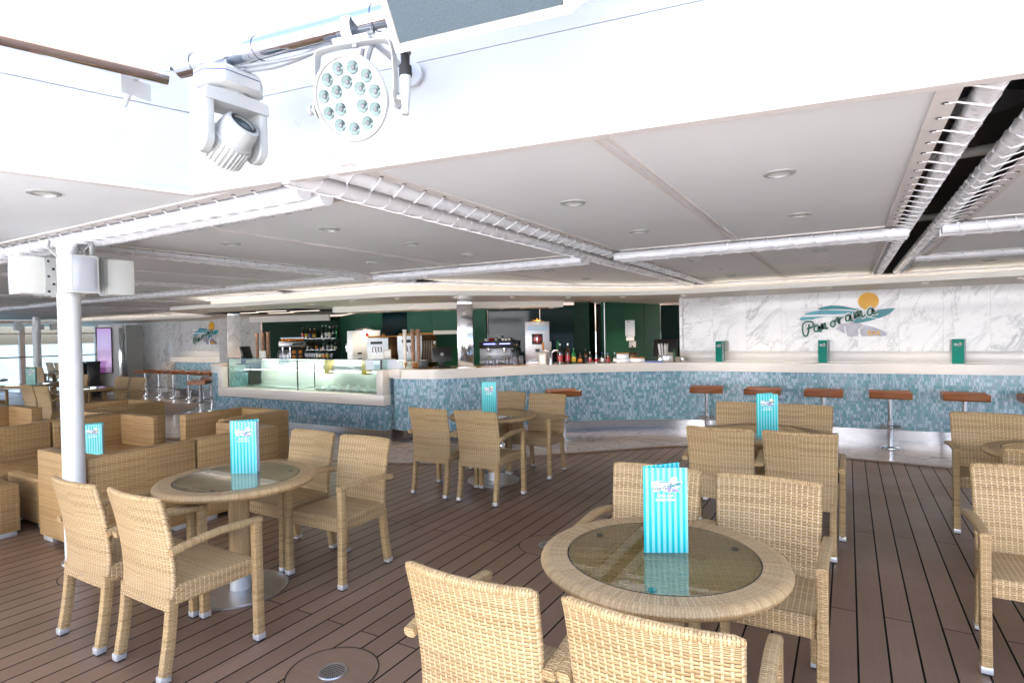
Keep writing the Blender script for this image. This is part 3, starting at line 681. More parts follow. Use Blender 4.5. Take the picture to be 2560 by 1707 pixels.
# glass display case
t = thing('display_case', 'refrigerated glass display case with metal trays set in the bar front', 'display case', (SYM, 6.95, 0))
W = 3.80
b = MB(); b.box((0, 0.12, 0.70), (W, 0.60, 0.05)); b.box((0, 0.40, 0.95), (W, 0.02, 0.46)); b.box((0.0, 0.12, 0.60), (W, .62, .1)); b.build('case_floor', M['corian'], t)
for k, (x0, x1) in enumerate(((-W / 2, 0.02), (0.035, W / 2))):
    b = MB(); b.box(((x0 + x1) / 2, -0.30, 0.985), (x1 - x0, 0.010, 0.53)); b.build('glass_front', M['cglass'], t)
b = MB(); b.box((0, 0.05, 1.252), (W, 0.70, 0.010)); b.build('glass_top', M['cglass'], t)
for x in (-W / 2, W / 2): b = MB(); b.box((x, 0.05, 0.985), (0.010, 0.70, 0.53)); b.build('glass_end', M['cglass'], t)
b = MB(); b.box((0.0, -0.305, 0.985), (0.012, 0.02, 0.54)); b.box((-W / 2, -.305, .985), (.015, .015, .54)); b.box((W / 2, -.305, .985), (.02, .02, .54)); b.box((0, -.305, 1.262), (W, .014, .014)); b.box((-1.55, -0.1, 0.95), (.012, .012, .44)); b.box((.18, -0.1, .95), (.012, .012, .44)); b.build('glass_edge_trim', M['darksteel'], t)
b = MB(); b.box((0, 0.12, 1.02), (W - .1, 0.30, 0.012)); b.build('glass_shelf', M['cglass'], t)
b = MB(); b.box((0, -0.02, 1.04), (W - .15, 0.02, 0.012)); b.box((0, .36, 1.21), (W - .2, .02, .02)); b.build('light_strip', M['cool'], t)
b = MB()
for i in range(8): b.box((0.30 + i * 0.20, 0.10, 0.742), (0.175, 0.42, 0.035), bev=.006)
b.box((-.95, .1, .735), (1.5, .42, .02), bev=.004)
b.build('ice_cream_tray', M['steel'], t)
for i in range(7):
    b = MB(); b.box((0.36 + i * 0.215, -0.13, 0.80), (0.075, 0.004, 0.085), rot=Matrix.Rotation(R(-14), 4, 'X')); b.build('label_card', M['pwhite'], t)
for x in (.35, 1.1):
    b = MB(); b.box((x + .2, .14, 1.10), (.62, .22, .07), bev=.01); b.build('covered_tray', M['mgrey'], t)
for x in (.42, 1.28):
    b = MB(); b.box((x, .02, 1.12), (.10, .16, .24), bev=.02); b.build('yellow_carton', M['yel'], t)

al = bpy.data.lights.new('case_lamp', 'AREA'); al.shape = 'RECTANGLE'; al.size = 3.5; al.size_y = .08; al.energy = 3.0; al.color = (1, .97, .9); ao = bpy.data.objects.new('case_lamp', al); COL.objects.link(ao); ao.location = (SYM, 7.10, 1.235)
# mirrored columns on the counter
def bar_column(x, y, label, rz):
    t = thing('bar_column', label, 'column', (x, y, 1.10), rz)
    b = MB(); b.box((0, 0, 0.50), (0.24, 0.24, 1.00), bev=.004); b.build('mirror_shaft', M['marc'] if x < SYM else M['mirror'], t)
    b = MB(); b.box((0, 0, 1.03), (0.215, 0.215, 0.09), bev=.003); b.build('neck', M['mirror'], t)
    b = MB(); b.box((0, 0, 0.004), (0.30, 0.30, 0.02), bev=.003); b.build('foot_plate', M['corian'], t)
bar_column(-5.18, 7.46, 'square mirror-polished steel column standing on the bar beside the black till', R(31))
bar_column(-11.02, 7.46, 'square marble-look column on the far corner of the bar, left of the glass case', R(-31))

# marble back walls
def marble_wall(x0, x1, name, label, y):
    t = thing(name, label, 'wall')
    b = MB(); b.box(((x0 + x1) / 2, y + 0.1, 1.71), (x1 - x0, 0.2, 0.90)); b.build('marble_slabs', M['marw'], t)
    b = MB(); b.box(((x0 + x1) / 2, y + .088, 1.192), (x1 - x0, 0.2, 0.16), bev=.003); b.build('backsplash', M['corian'], t)
    return t
marble_wall(-2.42, 9.0, 'marble_wall', 'white veined marble wall in upright slabs behind the right counter', 9.90)
marble_wall(-17.3, -13.78, 'marble_wall', 'veined marble wall with small logo at the far left', 9.98)
b = MB(); b.box((-18.5, 10.05, 1.085), (2.4, 0.16, 2.17)); tag(b.build('marble_wall', M['marw']), 'full-height marble wall end left of the far bar stools', 'wall')
b = MB(); b.box((-17.12, 9.62, 0.55), (0.36, 0.55, 0.86)); tag(b.build('marble_pier', M['marw']), 'low marble end pier of the far counter', 'pier')
b = MB(); b.box((-2.44, 11.2, 1.2), (0.06, 2.6, 1.95)); tag(b.build('marble_return', M['marc']), 'narrow marble return at the left end of the marble wall', 'wall end')

# ---------------------------------------------------------------- bar interior walls
def vwall(p, q, z0, z1, name, mat, label, cat, th=0.08):
    b = MB(); b.wall([p, q], z0, z1, th, smooth=False); return tag(b.build(name, mat), label, cat)
vwall((-8.38, 8.66), (-8.02, 8.66), 0, 2.12, 'wall_panel', M['green'], 'narrow green wall panel behind the tall steel machine', 'wall panel')
vwall((-8.02, 8.66), (-7.31, 8.60), 1.0, 2.12, 'mirror_wall', M['dglass'], 'dark green glass panel reflecting the deck, above the tall steel machine', 'wall panel')
vwall((-7.31, 8.58), (-6.76, 8.66), 1.0, 2.12, 'wall_panel', M['green'], 'plain green wall panel left of the panel joint, behind the coffee dispensers', 'wall panel')
vwall((-6.755, 8.66), (-5.7, 8.86), 1.0, 2.12, 'wall_panel', M['green'], 'plain green wall panel right of the panel joint, behind the black till', 'wall panel')
vwall((-5.7, 8.92), (-4.86, 9.37), 1.0, 2.12, 'mirror_wall', M['dglass'], 'dark green glass panel behind the espresso machine', 'wall panel')
vwall((-4.855, 9.375), (-4.29, 9.68), 1.0, 2.12, 'mirror_wall', M['dglass'], 'dark green glass panel behind the frozen drink machine', 'wall panel')
vwall((-4.285, 9.62), (-4.03, 9.70), 0, 2.165, 'wall_pier', M['dgreen'], 'dark green pier right of the glass panels', 'pier', .1)
vwall((-4.03, 9.70), (-4.22, 10.45), 0, 2.165, 'wall_pier', M['dgreen'], 'green return face beside the dark doorway', 'pier')
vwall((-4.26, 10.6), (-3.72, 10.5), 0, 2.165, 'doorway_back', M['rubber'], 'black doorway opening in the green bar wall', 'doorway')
b = MB(); b.box((-3.86, 10.02, 1.1), (0.012, 0.012, 2.13)); tag(b.build('door_trim', M['steel']), 'thin vertical steel trim beside the black doorway', 'trim')
vwall((-3.86, 10.02), (-3.50, 11.25), 0, 2.165, 'wall_panel', M['green'], 'green wall panel carrying the paper towel dispenser', 'wall panel')
vwall((-3.498, 11.26), (-3.34, 11.82), 0, 2.165, 'wall_panel', M['green'], 'narrow green wall panel right of the paper towel dispenser', 'wall panel')
vwall((-3.46, 12.3), (-2.5, 12.9), 0, 2.165, 'mirror_wall', M['dglass'], 'dark glass panel beside the marble wall, behind the second till', 'wall panel')
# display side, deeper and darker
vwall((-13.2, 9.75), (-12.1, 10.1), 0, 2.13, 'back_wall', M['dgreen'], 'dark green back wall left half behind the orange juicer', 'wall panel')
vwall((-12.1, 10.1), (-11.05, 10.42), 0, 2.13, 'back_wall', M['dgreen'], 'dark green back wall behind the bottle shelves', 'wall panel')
vwall((-11.05, 10.42), (-8.38, 8.7), 0, 2.13, 'back_wall', M['green'], 'green side wall between the bottle shelves and the tall steel machine', 'wall panel')
vwall((-13.75, 8.9), (-13.22, 9.72), 0, 2.13, 'marble_pier', M['marc'], 'marble pier left of the dark green bar wall', 'pier')
# bulkhead and dark lighting recess over the case
b = MB(); hp = c2([(-8.15, 7.50), (-7.25, 7.58), (-6.64, 7.66), (-5.8, 7.95), (-4.81, 8.54), (-4.22, 9.02)], 4); b.wall(hp, 2.062, 2.168, 0.75); tag(b.build('bulkhead', M['cream']), 'cream bulkhead dropping below the ledge over the machines', 'bulkhead')
b = MB(); b.box((-10.3, 7.95, 2.162), (2.7, 1.3, 0.008)); tag(b.build('lighting_recess', M['rubber']), 'black lighting recess in the soffit over the glass case', 'recess')
for i, (x, y, a) in enumerate(((-10.9, 7.75, 8), (-10.0, 7.6, 10), (-9.55, 8.05, 8), (-10.6, 8.3, 6))):
    b = MB(); b.box((x, y, 2.156), (0.75 if i else .5, 0.022, 0.004), rot=R(a)); tag(b.build('strip_light', M['warm']), ['short left', 'front right', 'middle right', 'rear'][i] + ' glowing strip light in the black recess over the case', 'strip light', 'strip lights over the case')
vwall((-13.3, 9.45), (-11.1, 10.1), 2.02, 2.168, 'bulkhead', M['cream'], 'cream strip above the dark green bottle wall', 'bulkhead', .05)
# machine counter behind the bar
b = MB(); p = c2([(-8.3, 7.75), (-7.3, 7.72), (-6.5, 7.70), (-5.75, 7.95), (-4.9, 8.45), (-4.3, 8.90)], 4); b.wall(p, 0.0, 1.07, 0.62, smooth=False); tag(b.build('back_counter', M['steel']), 'stainless back counter carrying the drink machines', 'counter')
b = MB(); b.box((-10.9, 9.0, 0.53), (2.6, 0.7, 1.06), rot=R(18)); tag(b.build('back_counter', M['steel']), 'back counter under the orange juicer', 'counter')
b = MB(); b.box((-3.05, 10.15, 0.52), (1.3, 0.55, 1.06), rot=R(20)); tag(b.build('back_counter', M['steel']), 'steel sink counter below the paper towel dispenser', 'counter')

# small lamps set in the ledge
def downlight_proto(name, r, lit):
    t = thing(name, 'x', 'ceiling light'); b = MB(); b.lathe([(r * .66, 0.0), (r * .72, -0.010), (r, -0.006), (r, 0.002)], 24); b.build('ring', M['ring'] if not lit else M['cream'], t)
    b = MB(); b.lathe([(0, -0.001), (r * .4, -0.0025), (r * .66, -0.002)], 24); b.build('diffuser', M['off'] if not lit else M['warm'], t); return Spawner(t)
DL = downlight_proto('downlight', 0.075, False)
G = 'unlit round downlights in the ceiling canvases'
for (x, y, lab) in [(-3.61, 1.39, 'large round downlight at the left, just below the fascia corner'), (-0.29, 3.19, 'largest round downlight, nearest to the fascia at the right'), (-1.42, 3.2, 'round downlight left of the largest one, beside the long diagonal tubes'),
    (-3.23, 2.96, 'round downlight right of the front ceiling seam, nearest the fascia corner'), (-4.38, 2.96, 'round downlight left of the front ceiling seam, above the front left table'), (-4.38, 4.6, 'far downlight left of the front ceiling seam, near the crossing tubes'),
    (-3.22, 3.84, 'middle downlight between the front ceiling seam and the long diagonal tubes'), (-3.21, 4.7, 'third downlight right of the front ceiling seam, closest to the crossing tubes'),
    (-0.28, 4.45, 'second downlight right of the wide ceiling seam, before the crossing tubes'), (-1.41, 4.43, 'second downlight between long diagonal tubes and wide seam'), (-3.26, 6.58, 'downlight just beyond the crossing tubes, over the middle table'), (-3.36, 8.0, 'downlight close to the cove above the till end of the bar'),
    (-1.47, 6.63, 'first downlight beyond the crossing tubes, left of the wide seam'), (-1.5, 7.94, 'second downlight beyond the crossing tubes, left of the wide seam'), (-1.51, 9.15, 'last downlight left of the wide seam, near the cove'),
    (-0.24, 6.67, 'first downlight beyond the crossing tubes, right of the wide seam'), (-0.23, 7.92, 'second downlight beyond the crossing tubes, right of the wide seam'), (-0.24, 9.13, 'last downlight right of the wide seam, near the cove'),
    (1.5, 6.9, 'downlight right of the dark open slot beyond the crossing tubes'), (1.5, 9.1, 'downlight near the marble wall at the far right edge'), (-6.4, 3.1, 'downlight over the nearest wicker sofas'), (-7.4, 3.2, 'downlight over the second row of sofas'), (-6.4, 4.6, 'downlight over the sofas nearer to the bar'), (-7.4, 4.6, 'downlight behind the speakers, between two laced lines'),
    (-9.6, 3.6, 'distant downlight between the second and third laced lines, near side'), (-9.6, 5.0, 'distant downlight between the second and third laced lines, far side'), (-13.6, 4.2, 'tiny downlight over the far left tables')]:
    DL.at((x, y, 2.419), 0, lab, G)
SL = downlight_proto('soffit_light', 0.045, True)
spots = []
ll = offset(led_r, 0.30)
acc = 0; last = None; k = 0
names = ['over the right half of the glass case', 'over the right end of the glass case', 'above the cup stacks', 'left of the mirror column', 'right of the mirror column', 'above the espresso machine', 'above the beer tap', 'above the bottles', 'above the steel containers', 'above the straws', 'above the second till', 'over the first marble slabs', 'over the leftmost right-hand menu', 'left of the wall logo', 'above the wall logo', 'over the yellow sun of the logo', 'right of the wall logo', 'over the rightmost menu', 'near the right edge of the picture', 'past the right edge', 'far right end']
d = 0.0; nxt = 0.45; k = 0
for i in range(1, len(ll)):
    d += math.dist(ll[i], ll[i - 1])
    if d > nxt and ll[i][0] < 2.6:
        SL.at((ll[i][0], ll[i][1], 2.168), 0, 'small lit warm spotlight in the bar ledge ' + names[min(k, 20)], 'warm spotlights in the bar ledge'); spots.append(ll[i]); k += 1; nxt = d + 0.85
for (x, y, lab) in [(-9.3, 6.5, 'over the middle of the glass case'), (-10.3, 6.55, 'over the left half of the glass case'), (-11.2, 6.9, 'over the far marble column')]: SL.at((x, y, 2.168), 0, 'small lit warm spotlight in the bar ledge ' + lab, 'warm spotlights in the bar ledge'); spots.append((x, y))
for k, (x, y) in enumerate([(-7.9, 7.7), (-7.5, 8.0), (-7.1, 7.85), (-6.5, 8.0), (-6.1, 8.2), (-5.6, 8.3), (-5.2, 8.6), (-4.9, 8.8), (-4.5, 9.1)]):
    SL.at((x, y, 2.060), 0, 'small lit spotlight under the cream bulkhead ' + ['at its left end', 'above the tall steel machine', 'above the silver dispenser', 'above the napkin box', 'above the coffee dispenser', 'above the black till', 'left of the espresso cups', 'above the espresso cups', 'above the frozen drink machine'][k], 'spotlights under the bulkhead')
def lamp(x, y, z, e, c=(1, .82, .62), size=120):
    l = bpy.data.lights.new('bar_lamp', 'SPOT'); l.energy = e; l.color = c; l.spot_size = R(size); l.spot_blend = 0.8; l.shadow_soft_size = 0.05
    o = bpy.data.objects.new('bar_lamp', l); COL.objects.link(o); o.location = (x, y, z); return o
for (x, y) in spots[::2]: lamp(x, y, 2.155, 9)
for (x, y) in [(-7.5, 7.75), (-6.3, 7.9), (-5.3, 8.4), (-4.6, 8.9), (-10.3, 7.9), (-11.3, 8.6), (-3.2, 10.3)]: lamp(x, y, 2.045, 5)
# warm wash on the far marble wall and stools
for x in (-14.6, -16.2): lamp(x, 9.0, 2.155, 10)

# ---------------------------------------------------------------- wall logos
def logo(scale, depth, mats, word=True):
    """Panorama emblem, drawn as in the place: stripes, waves, sun, lettering; returns one mesh builder in an upright local plane (x right, z up, facing -Y)"""
    W_, TE, CY, YE, GR, PU = range(6)
    kx, kz = 7.84e-4 * scale, 8.9e-4 * scale
    b = MB()
    def T(p): return ((p[0] - 1000) * kx, (600 - p[1]) * kz)
    def plate(pts, m, lay, th=None):
        th = depth if th is None else th
        o = len(b.v); q = [T(p) for p in pts]; n = len(q); y0 = -lay * depth; y1 = y0 - th; b.cur = m
        ar = sum(q[i][0] * q[(i + 1) % n][1] - q[(i + 1) % n][0] * q[i][1] for i in range(n))
        if ar < 0: q = q[::-1]
        b.v += [(x, y0, z) for x, z in q] + [(x, y1, z) for x, z in q]
        b.face([o + n + i for i in range(n)]); b.face([o + i for i in range(n)][::-1])
        for i in range(n): j = (i + 1) % n; b.face([o + i, o + j, o + n + j, o + n + i][::-1])
    def sm(pts, n=5): return [(p.x, p.y) for p in catmull([(x, y, 0) for x, y in pts], n)]
    sun = [(1407 + 166 * math.cos(a), 345 + 140 * math.sin(a)) for a in [i * PI / 16 for i in range(32)]]
    plate(sun, YE, 0)
    plate(sm([(260, 600), (330, 545), (400, 505), (620, 472), (900, 478), (1150, 500), (1230, 560)]) + sm([(1100, 590), (800, 578), (600, 598), (400, 636), (270, 640)]), CY, 0)
    plate(sm([(560, 440), (700, 405), (830, 395), (1000, 412), (1160, 452), (1320, 488)]) + sm([(1160, 482), (1000, 466), (830, 458), (640, 466)]), TE, 1)
    plate([(222, 437), (430, 437), (560, 445), (620, 470), (222, 470)], W_, 1); plate([(222, 543), (1050, 543), (1050, 575), (222, 575)], W_, 1); plate([(222, 633), (520, 633), (520, 655), (222, 655)], W_, 1)
    plate(sm([(1160, 692), (1190, 610), (1400, 550), (1580, 488), (1830, 470)]) + sm([(1830, 470), (1730, 560), (1590, 620), (1400, 672), (1240, 698)]), TE, 0)
    plate([(1400, 598), (1560, 628), (1680, 655), (1560, 640), (1400, 606)], W_, 1)
    plate(sm([(880, 790), (960, 712), (1160, 682), (1340, 728), (1500, 775), (1630, 830), (1690, 880), (1680, 916)], 4) + [(1060, 916), (1000, 860)], PU, 0)
    plate([(1240, 800), (1340, 728), (1352, 736), (1262, 812), (1300, 916), (1240, 916)], W_, 1); plate([(1010, 750), (1030, 740), (1060, 916), (1030, 916)], W_, 1)
    strokes = [[(425, 700), (420, 760), (412, 830), (395, 885), (365, 905), (330, 885), (312, 820), (310, 750), (325, 695), (365, 662), (430, 655), (485, 672), (500, 710), (480, 745), (435, 768), (385, 775)],
        [(590, 735), (555, 722), (520, 745), (508, 790), (525, 825), (560, 820), (590, 780), (598, 735), (595, 790), (605, 825), (625, 822), (650, 760), (652, 695), (655, 790), (668, 730), (690, 692), (702, 705), (700, 760), (715, 782), (750, 768)],
        [(832, 650), (797, 680), (790, 725), (815, 750), (850, 740), (868, 700), (857, 662), (832, 650)], [(868, 670), (895, 612), (915, 602), (925, 655), (930, 700), (936, 650), (955, 612), (990, 605)],
        [(1110, 560), (1070, 560), (1040, 600), (1045, 650), (1075, 665), (1105, 630), (1120, 570), (1118, 630), (1135, 660), (1165, 640)], [(1172, 520), (1182, 560), (1186, 622), (1200, 560), (1225, 512), (1240, 522), (1245, 600), (1256, 550), (1280, 506), (1296, 516), (1302, 590), (1322, 600), (1350, 575)],
        [(1470, 460), (1420, 470), (1390, 520), (1400, 570), (1430, 580), (1465, 540), (1482, 470), (1480, 530), (1502, 555), (1550, 530)]]
    if word:
        for lay, wd, m in ((2, 30 if scale > .3 else 24, W_), (3, 16 if scale > .3 else 13, GR)):
            for st in strokes:
                pts = sm(st, 4); q = [Vector(p) for p in pts]; n = len(q); Lf = []; Rt = []
                for i in range(n):
                    d_ = (q[min(i + 1, n - 1)] - q[max(i - 1, 0)]);  d_ = d_.normalized() if d_.length > 0 else Vector((1, 0))
                    nn = Vector((-d_.y, d_.x)) * wd; Lf.append(q[i] + nn); Rt.append(q[i] - nn)
                for i in range(n - 1): plate([Lf[i], Lf[i + 1], Rt[i + 1], Rt[i]], m, lay)
    return b, mats
LM = [M['white'], M['s_teal'], M['s_cyan'], M['s_yel'], M['s_grn'], M['swoosh']]
def wall_sign(x, y, z, label):
    t = thing('wall_logo_sign', label, 'sign', (x, y, z))
    b, m = logo(1.0, 0.008, LM); b.build('emblem', m, t)
    tb = text_mb('BAR', 0.088, 0.006, 0.0022).xf(Matrix.Translation((0.385, -0.022, -0.238)) @ UPR); tb.build('lettering', M['s_yel'], t)
wall_sign(-0.06, 9.893, 1.773, 'colourful acrylic Panorama BAR logo with yellow sun on the right marble wall')
wall_sign(-16.05, 9.973, 1.75, 'small distant Panorama BAR logo on the far left marble wall')

# ================================================================== FURNITURE
def make_chair():
    t = thing('wicker_armchair', 'x', 'chair')
    zs = [(.345, -.212), (.40, -.196), (.46, -.190), (.55, -.192), (.65, -.203), (.75, -.220), (.84, -.240), (.885, -.250)]
    prof = catmull([(0, y, z) for z, y in zs], 4)
    Ls = [0.0]
    for i in range(1, len(prof)): Ls.append(Ls[-1] + (prof[i] - prof[i - 1]).length)
    LT = Ls[-1]
    def pt(v):
        s = v * (len(prof) - 1); i = min(int(s), len(prof) - 2); return prof[i].lerp(prof[i + 1], s - i)
    def surf(u, v, sgn, thick=0.017):
        # rounded rim: the section closes towards every edge
        p = pt(v); hw = 0.228 + 0.020 * v; x = (u * 2 - 1)
        cur = -0.034 * (1 - x * x) * (0.15 + 0.85 * v)
        eu = min(u, 1 - u) * 2 * hw; ev = min(1 - v, 1.0) * LT
        th = thick
        for e_ in (eu, ev):
            if e_ < 0.014: th = min(th, thick * math.sqrt(max(0.0, 1 - (1 - e_ / 0.014) ** 2)))
        return (x * hw, p.y + cur + sgn * th, p.z)
    def remap(k, n):     # denser rows at the edges
        t_ = k; return 0.5 - 0.5 * math.cos(PI * t_) if False else t_
    us = [0, .006, .014, .03] + [i / 14 for i in range(1, 14)] + [.97, .986, .994, 1]
    vs_ = [0] + [i / 22 for i in range(1, 22)] + [.972, .985, .995, 1]
    b = MB()
    for sgn in (-1, 1):
        o = len(b.v)
        for v in vs_:
            for u in us: b.v.append(surf(u, v, sgn))
        nu = len(us)
        for j in range(len(vs_) - 1):
            for i in range(nu - 1):
                q = [(i, j), (i + 1, j), (i + 1, j + 1), (i, j + 1)]
                if sgn > 0: q = q[::-1]
                b.face([o + bb * nu + a for a, bb in q], [((us[a] - .5) * 0.48 + (0.0 if sgn < 0 else 0.012), vs_[bb] * LT) for a, bb in q], True)
    # bottom edge
    nu = len(us); o2 = len(us) * len(vs_)
    for i in range(nu - 1): b.face([i, o2 + i, o2 + i + 1, i + 1], [(us[i], 0), (us[i], .03), (us[i + 1], .03), (us[i + 1], 0)])
    b.build('backrest', M['wick'], t)
    b = MB(); b.tube([(x_ * .246, -.250 - .034 * (1 - x_ * x_), .884) for x_ in [i / 10 - 1 for i in range(21)]], [.008] + [.0165] * 19 + [.008], 12); b.build('top_rail', M['wickleg'], t)
    b = MB(); b.box((0, 0.018, 0.408), (0.468, 0.425, 0.094), bev=0.014, seg=3); b.build('seat', M['wick'], t)
    for sx in (-1, 1):
        b = MB(); path = catmull([(sx * .208, -.196, .40), (sx * .208, -.200, .33), (sx * .208, -.214, .20), (sx * .208, -.240, .035)], 5)
        b.sweep(path, 0.046, 0.050, (1, 0, 0), .010); l = b.build('rear_leg', M['wickleg'], t)
        b = MB(); b.box((sx * .208, -.2445, .026), (.046, .050, .034), bev=.003); b.build('foot_cap', M['alu'], l)
        b = MB(); b.box((sx * .208, -.2445, .0048), (.038, .042, .0095), bev=.002); b.build('glide', M['rubber'], l)
        b = MB(); b.sweep([(sx * .256, .234, .655), (sx * .256, .234, .5), (sx * .255, .236, .3), (sx * .253, .238, .035)], 0.046, 0.050, (1, 0, 0), .010); l = b.build('front_leg', M['wickleg'], t)
        b = MB(); b.box((sx * .253, .238, .026), (.047, .050, .034), bev=.003); b.build('foot_cap', M['alu'], l)
        b = MB(); b.box((sx * .253, .238, .0048), (.038, .042, .0095), bev=.002); b.build('glide', M['rubber'], l)
        b = MB(); path = catmull([(sx * .256, .259, .655), (sx * .257, .15, .662), (sx * .262, .02, .666), (sx * .266, -.10, .657), (sx * .264, -.225, .636)], 5)
        b.sweep(path, 0.046, 0.034, (1, 0, 0), .012); b.build('armrest', M['wickleg'], t)
    b = MB(); b.lathe([(0, -.004), (.012, -.004), (.013, 0)], 16, (0, -.232, .362), Matrix.Rotation(R(90), 3, 'X').to_4x4()); b.xf(Matrix.Identity(4)); b.build('badge', M['steel'], t)
    return Spawner(t)

def make_table():
    t = thing('round_table', 'x', 'table')
    b = MB(); b.lathe([(0.0, .700), (.452, .700), (.470, .703), (.482, .714), (.485, .724), (.480, .735), (.468, .7425), (.450, .7445), (.378, .7440), (.376, .738), (0.374, .729)], 72); b2 = MB(); b2.v = [(.376 * math.cos(i * PI / 36), .376 * math.sin(i * PI / 36), .729) for i in range(72)]; b2.face(list(range(72))); b2.build('woven_centre', M['wickin'], t); b.build('table_top', M['wickflat'], t)
    b = MB(); b.lathe([(.4535, .7448), (.4695, .7430), (.4815, .7356), (.4867, .7240), (.4835, .7135), (.471, .7025), (.452, .6995)], 72); b.build('wrapped_rim', M['wickrim'], t)
    b = MB(); b.lathe([(0, .7405), (.371, .7405), (.3735, .7425), (.371, .7445), (0, .7445)], 72); b.build('glass_disc', M['tglass'], t)
    b = MB(); b.lathe([(.3735, .738), (.3775, .738), (.3775, .7446), (.3735, .7446)], 72); b.build('glass_seal', M['rubber'], t)
    for a in (20, 140, 260):
        b = MB(); b.lathe([(0, .7395), (.014, .7395), (.015, .732)], 16, (.325 * math.cos(R(a)), .325 * math.sin(R(a)), 0)); b.build('glass_pad', M['lens'], t)
    b = MB(); b.lathe([(.064, .095), (.064, .40), (.064, .70)], 32, uvscale=1.0); b.build('pedestal', M['wickrim'], t)
    b = MB(); b.lathe([(.066, .014), (.066, .105), (.062, .107), (.0, .107)], 32); b.build('collar', M['alu'], t)
    b = MB(); b.lathe([(.285, 0), (.290, .004), (.290, .011), (.286, .015), (0, .017)], 64); b.build('base_plate', M['steel'], t)
    return Spawner(t)

EM = [M['pwhite'], M['s_teal'], M['pale'], M['sunp'], M['ink'], M['lilac']]
EMG = [M['teal'], M['s_teal'], M['s_teal'], M['s_yel'], M['ink'], M['lilac']]
def make_menu(mat, em, h=0.345, w_=0.176, words=True):
    t = thing('folded_menu', 'x', 'menu')
    b = MB(); b.box((0, 0, h / 2), (w_, .0024, h)); b.build('front_cover', mat, t)
    bk = MB(); bk.box((w_ / 2, 0, h / 2 + .004), (w_, .0024, h + .004)); m_ = Matrix.Translation((-w_ / 2, .0015, 0)) @ Matrix.Rotation(R(24), 4, 'Z'); bk.xf(m_); bk.build('back_cover', mat, t)
    pg = MB(); pg.box((w_ / 2 + .004, 0, h / 2 - .002), (w_ - .002, .0012, h - .012)); pg.xf(Matrix.Translation((-w_ / 2, .0030, 0)) @ Matrix.Rotation(R(11), 4, 'Z')); pg.build('inner_page', M['paper'], t)
    k = 0.096 * w_ / .176
    b, m = logo(k, 0.0004, em, True); b.xf(Matrix.Translation((0.004, -.0014, h * .795)))
    under = MB(); pts = [(215, 425), (600, 385), (830, 380), (1230, 440), (1260, 250), (1407, 190), (1560, 250), (1580, 440), (1840, 430), (1860, 480), (1600, 640), (1720, 680), (1560, 720), (1720, 920), (1020, 930), (880, 820), (560, 860), (340, 930), (270, 860), (300, 680), (215, 670)]
    q = [((x - 1000) * 7.84e-4 * k + .004, -.0015, (600 - z) * 8.9e-4 * k + h * .795) for x, z in pts]; under.v = q; under.face(list(range(len(q))))
    e2 = MB(); e2.add(b); e2.add(under, Matrix.Translation((0, -.00005, 0)), 0)
    e2.build('emblem', m, t)
    if words:
        tb = text_mb('POOL BAR', .0135, .0003, .0003).xf(Matrix.Translation((0, -.0018, h * .672)) @ UPR); tb.add(text_mb('& GELATERIA', .0135, .0003, .0003).xf(Matrix.Translation((0, -.0018, h * .624)) @ UPR)); tb.build('lettering', M['pwhite'], t)
    return Spawner(t)

